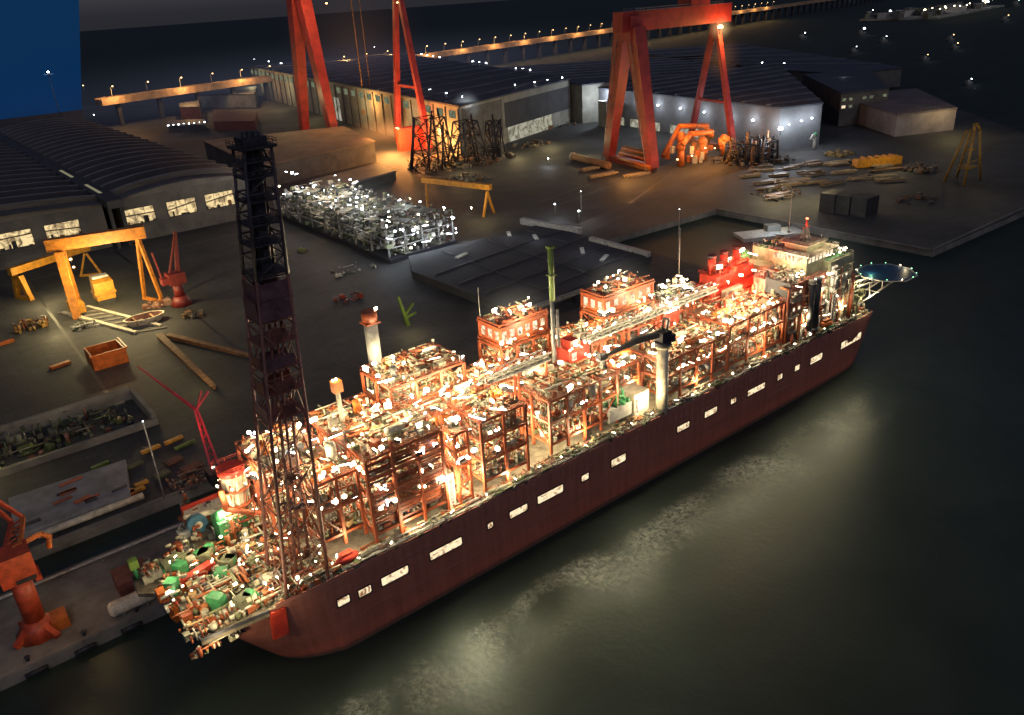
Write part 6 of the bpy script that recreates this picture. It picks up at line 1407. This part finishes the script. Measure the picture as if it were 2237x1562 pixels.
# made-up glowing blue panel behind the sheds, with the beacon before it
def blue_panel_mat():
    m, nt, out = new_mat("blue_panel_glow"); N = nt.nodes; L = nt.links
    geo = N.new("ShaderNodeNewGeometry"); sx = N.new("ShaderNodeSeparateXYZ"); L.new(geo.outputs["Position"], sx.inputs[0])
    n1 = N.new("ShaderNodeTexNoise"); n1.inputs["Scale"].default_value = .012; n1.inputs["Detail"].default_value = 5; L.new(geo.outputs["Position"], n1.inputs["Vector"])
    mr = N.new("ShaderNodeMath"); mr.operation = 'MULTIPLY_ADD'; mr.inputs[1].default_value = .004; L.new(sx.outputs[2], mr.inputs[0])
    md = N.new("ShaderNodeMath"); md.operation = 'MULTIPLY'; md.inputs[1].default_value = .3; L.new(n1.outputs["Fac"], md.inputs[0]); L.new(md.outputs[0], mr.inputs[2])
    r = N.new("ShaderNodeValToRGB"); e = r.color_ramp.elements; e[0].position = .25; e[0].color = (.0025, .016, .058, 1); e[1].position = .75; e[1].color = (.004, .027, .08, 1)
    e.new(.4).color = (.003, .024, .085, 1)
    L.new(mr.outputs[0], r.inputs[0]); em = N.new("ShaderNodeEmission"); L.new(r.outputs[0], em.inputs[0]); em.inputs[1].default_value = 1.0; L.new(em.outputs[0], out.inputs[0]); m.cycles.emission_sampling = 'NONE'
    return m
q0, q1 = onv(-160, 240, 1240), onv(179, 240, 1240)
T = thing("made_up_blue_panel", "tall made-up deep blue glowing panel behind the left shed", "screen wall", ((q0.x + q1.x) / 2, 1240, 4)); b = MB(blue_panel_mat()); b.poly([(q0.x, 1240, 44), (q1.x, 1240, 44), (q1.x + (onv(179, 0, 1240).x - q1.x) * 1.1, 1240, 230), (q0.x, 1240, 230)]); part("panel", b, T)
b = MB(WALLD); b.box(q0.x, q1.x, 1240.3, 1246, 4, 228); part("backing", b, T)
q = onv(118, 205, 1232); T = thing("beacon_mast", "white lit beacon mast standing against the added blue panel", "beacon", (q.x, 1232, 44)); zt = onv(118, 160, 1232).z; b = MB(paint("beacon_blue", (.1, .2, .4), .6, 0, .3, .3)); b.tube((q.x, 1232, 44), (q.x, 1232, zt), .7, 6); b.box(q.x - 6, q.x + 6, 1228, 1236, zt - 1.5, zt - .6); part("pole", b, T); flood((q.x, 1230, zt + 2), T, "c", 3.4, 6000, "lamp_head")
q = g(185, 200); lamp_post("lamp post beside the blue wall's right edge", q, hz(q.x, q.y, 188), "s", 2.6, 0, pole=.6)
q = g(208, 262); lamp_post("low white lamp post behind the shed corner", q, hz(q.x, q.y, 252), "c", 1.6, 0, pole=.5)
# row of small lights by the tower top
q0 = g(370, 290); q1 = g(450, 288); T = building("lit_row_store", "low store with a row of white lights beneath the viaduct", [tuple(q0[:2]), tuple(q1[:2]), (q1.x + 20, q1.y + 60), (q0.x + 20, q0.y + 60)], 14, WALLD, ROOF)
for i in range(8): q = q0.lerp(q1, i / 7); flood((q.x, q.y - 3, 15 + i * .5), T, "c", 1.5)
for px, py, s in ((860, 267, 2.4), (757, 266, 1.6), (963, 296, 1.8), (1198, 361, 1.4)):
    q = g(px, py); lamp_post("low yard lamp " + {860: "right of the left gantry's wide leg", 757: "at the foot of the left gantry's wide leg", 963: "among the dark jackets", 1198: "on the pale yard ground before the jackets"}[px], q, 10, "c", s, 5000)
# lamps giving the yard its patches of light
for px, py, z, c_, pw in [(a_, b_, c_, d_, e_ * .8) for a_, b_, c_, d_, e_ in ((1130, 305, 22, "y", 34000), (1200, 285, 22, "y", 34000), (1280, 310, 20, "y", 26000), (1010, 335, 24, "y", 26000), (1700, 375, 26, "y", 40000), (1800, 380, 24, "y", 26000), (1560, 420, 30, "y", 6000), (620, 215, 60, "y", 60000), (300, 240, 40, "o", 26000), (1750, 430, 30, "c", 16000), (700, 330, 60, "o", 50000))]:
    light(tuple(g(px, py, z)), c_, pw, None, 2)

# ---- lamp glow in mist imitated by self-lit volumes
haze("self-lit orange mist under the right gantry's glowing lamp", qR - Vector((2, 4, 26)), (26, 26, 34), (1, .42, .12), .10)
haze("small bright self-lit glow volume around the right gantry's orange lamp", qR, (15, 15, 15), (1, .6, .25), .8)
haze("self-lit cool mist around the big white lamp post by the hall corner", g(1700, 352) + Vector((0, 0, hz(g(1700, 352).x, g(1700, 352).y, 280))), (20, 20, 20), (.8, .9, 1), .5)
haze("self-lit cool mist around the white flood lamp on the workshop corner", g(1012, 232, ZW - 3) + Vector((0, -6, 0)), (20, 20, 20), (.85, .95, 1), .5)
haze("self-lit brown mist hanging between the left gantry's legs", Vector((490, 860, 120)), (120, 120, 110), (1, .5, .33), .026)
haze("self-lit orange mist low over the ground beside the left gantry", Vector((462, 745, 18)), (60, 75, 22), (1, .36, .1), .22)
haze("self-lit grey mist in front of the lamp hall", (g(1550, 300) + Vector((0, 0, 20))), (90, 50, 36), (.7, .8, 1), .035)
haze("self-lit warm mist over the orange lit node block", Vector((580, 350, 22)), (40, 34, 26), (1, .45, .12), .10)
haze("self-lit pale mist above the near penthouse lamps", Vector((101, 40, 66)), (22, 16, 13), (1, .9, .7), .09)
haze("self-lit pale mist above the farther penthouse lamps", Vector((154, 40, 63)), (22, 16, 13), (1, .9, .7), .07)
haze("self-lit red mist around the red funnel lamps", Vector((218, 33, 57)), (24, 14, 13), (1, .12, .05), .22)
haze("self-lit warm mist over the near half of the ship's modules", Vector((50, 16, 46)), (75, 34, 30), (1, .62, .36), .035)
haze("self-lit warm mist over the farther half of the ship's modules", Vector((150, 18, 42)), (80, 34, 26), (1, .62, .36), .035)
haze("self-lit pale mist over the accommodation block", Vector((252, 12, 48)), (30, 24, 26), (1, .95, .7), .06)
haze("self-lit pale mist over the lit steel stack", Vector((226, 390, 26)), (52, 110, 28), (.9, 1, .95), .03)
haze("self-lit yellow mist below the large yellow gantry crane", Vector((20, 340, 18)), (46, 46, 22), (1, .75, .25), .03)
haze("thin self-lit blue haze lying over the far yard and sheds", Vector((700, 1300, 40)), (1100, 650, 90), (.42, .46, .72), .010)
# ================================================================ SKY, ADDED FILL, RENDER
W_ = bpy.data.worlds.new("World"); SC.world = W_; W_.use_nodes = True
nt = W_.node_tree; nt.nodes.clear()
sk = nt.nodes.new("ShaderNodeTexSky"); sk.sky_type = 'NISHITA'; sk.sun_disc = False
ELEV, ROT = math.radians(38), math.radians(200)
sk.sun_elevation = ELEV; sk.sun_rotation = ROT; sk.altitude = 0; sk.air_density = 1.0; sk.dust_density = 2.0
hs = nt.nodes.new("ShaderNodeHueSaturation"); hs.inputs["Saturation"].default_value = .8
tn = nt.nodes.new("ShaderNodeMix"); tn.data_type = 'RGBA'; tn.blend_type = 'MULTIPLY'; tn.inputs[0].default_value = 1; tn.inputs[7].default_value = (1.05, 1.0, 1.35, 1)
bg = nt.nodes.new("ShaderNodeBackground"); bg.inputs[1].default_value = SKY
wo = nt.nodes.new("ShaderNodeOutputWorld")
nt.links.new(sk.outputs[0], hs.inputs["Color"]); nt.links.new(hs.outputs[0], tn.inputs[6]); nt.links.new(tn.outputs[2], bg.inputs[0]); nt.links.new(bg.outputs[0], wo.inputs[0])
sl = bpy.data.lights.new("fill_sun", 'SUN'); sl.energy = FILL; sl.angle = math.radians(8); sl.color = (.86, .92, 1.0)  # soft fill light added for the yard's general brightness, no moon in view
so = bpy.data.objects.new("fill_sun", sl); COL.objects.link(so)
dirv = Vector((math.sin(ROT) * math.cos(ELEV), math.cos(ROT) * math.cos(ELEV), math.sin(ELEV)))
so.rotation_euler = dirv.to_track_quat('Z', 'Y').to_euler(); so.location = dirv * 500

SC.render.engine = 'CYCLES'
SC.view_settings.view_transform = 'Standard'; SC.view_settings.look = 'None'; SC.view_settings.exposure = 0; SC.view_settings.gamma = 1
cy = SC.cycles
cy.use_denoising = True; cy.max_bounces = 4; cy.diffuse_bounces = 2; cy.glossy_bounces = 2; cy.transmission_bounces = 1; cy.volume_bounces = 0; cy.volume_step_rate = 1.5; cy.volume_max_steps = 64; cy.transparent_max_bounces = 4
cy.sample_clamp_indirect = 2.0; cy.sample_clamp_direct = 40; cy.use_light_tree = True; cy.caustics_reflective = False; cy.caustics_refractive = False
SC.render.film_transparent = False
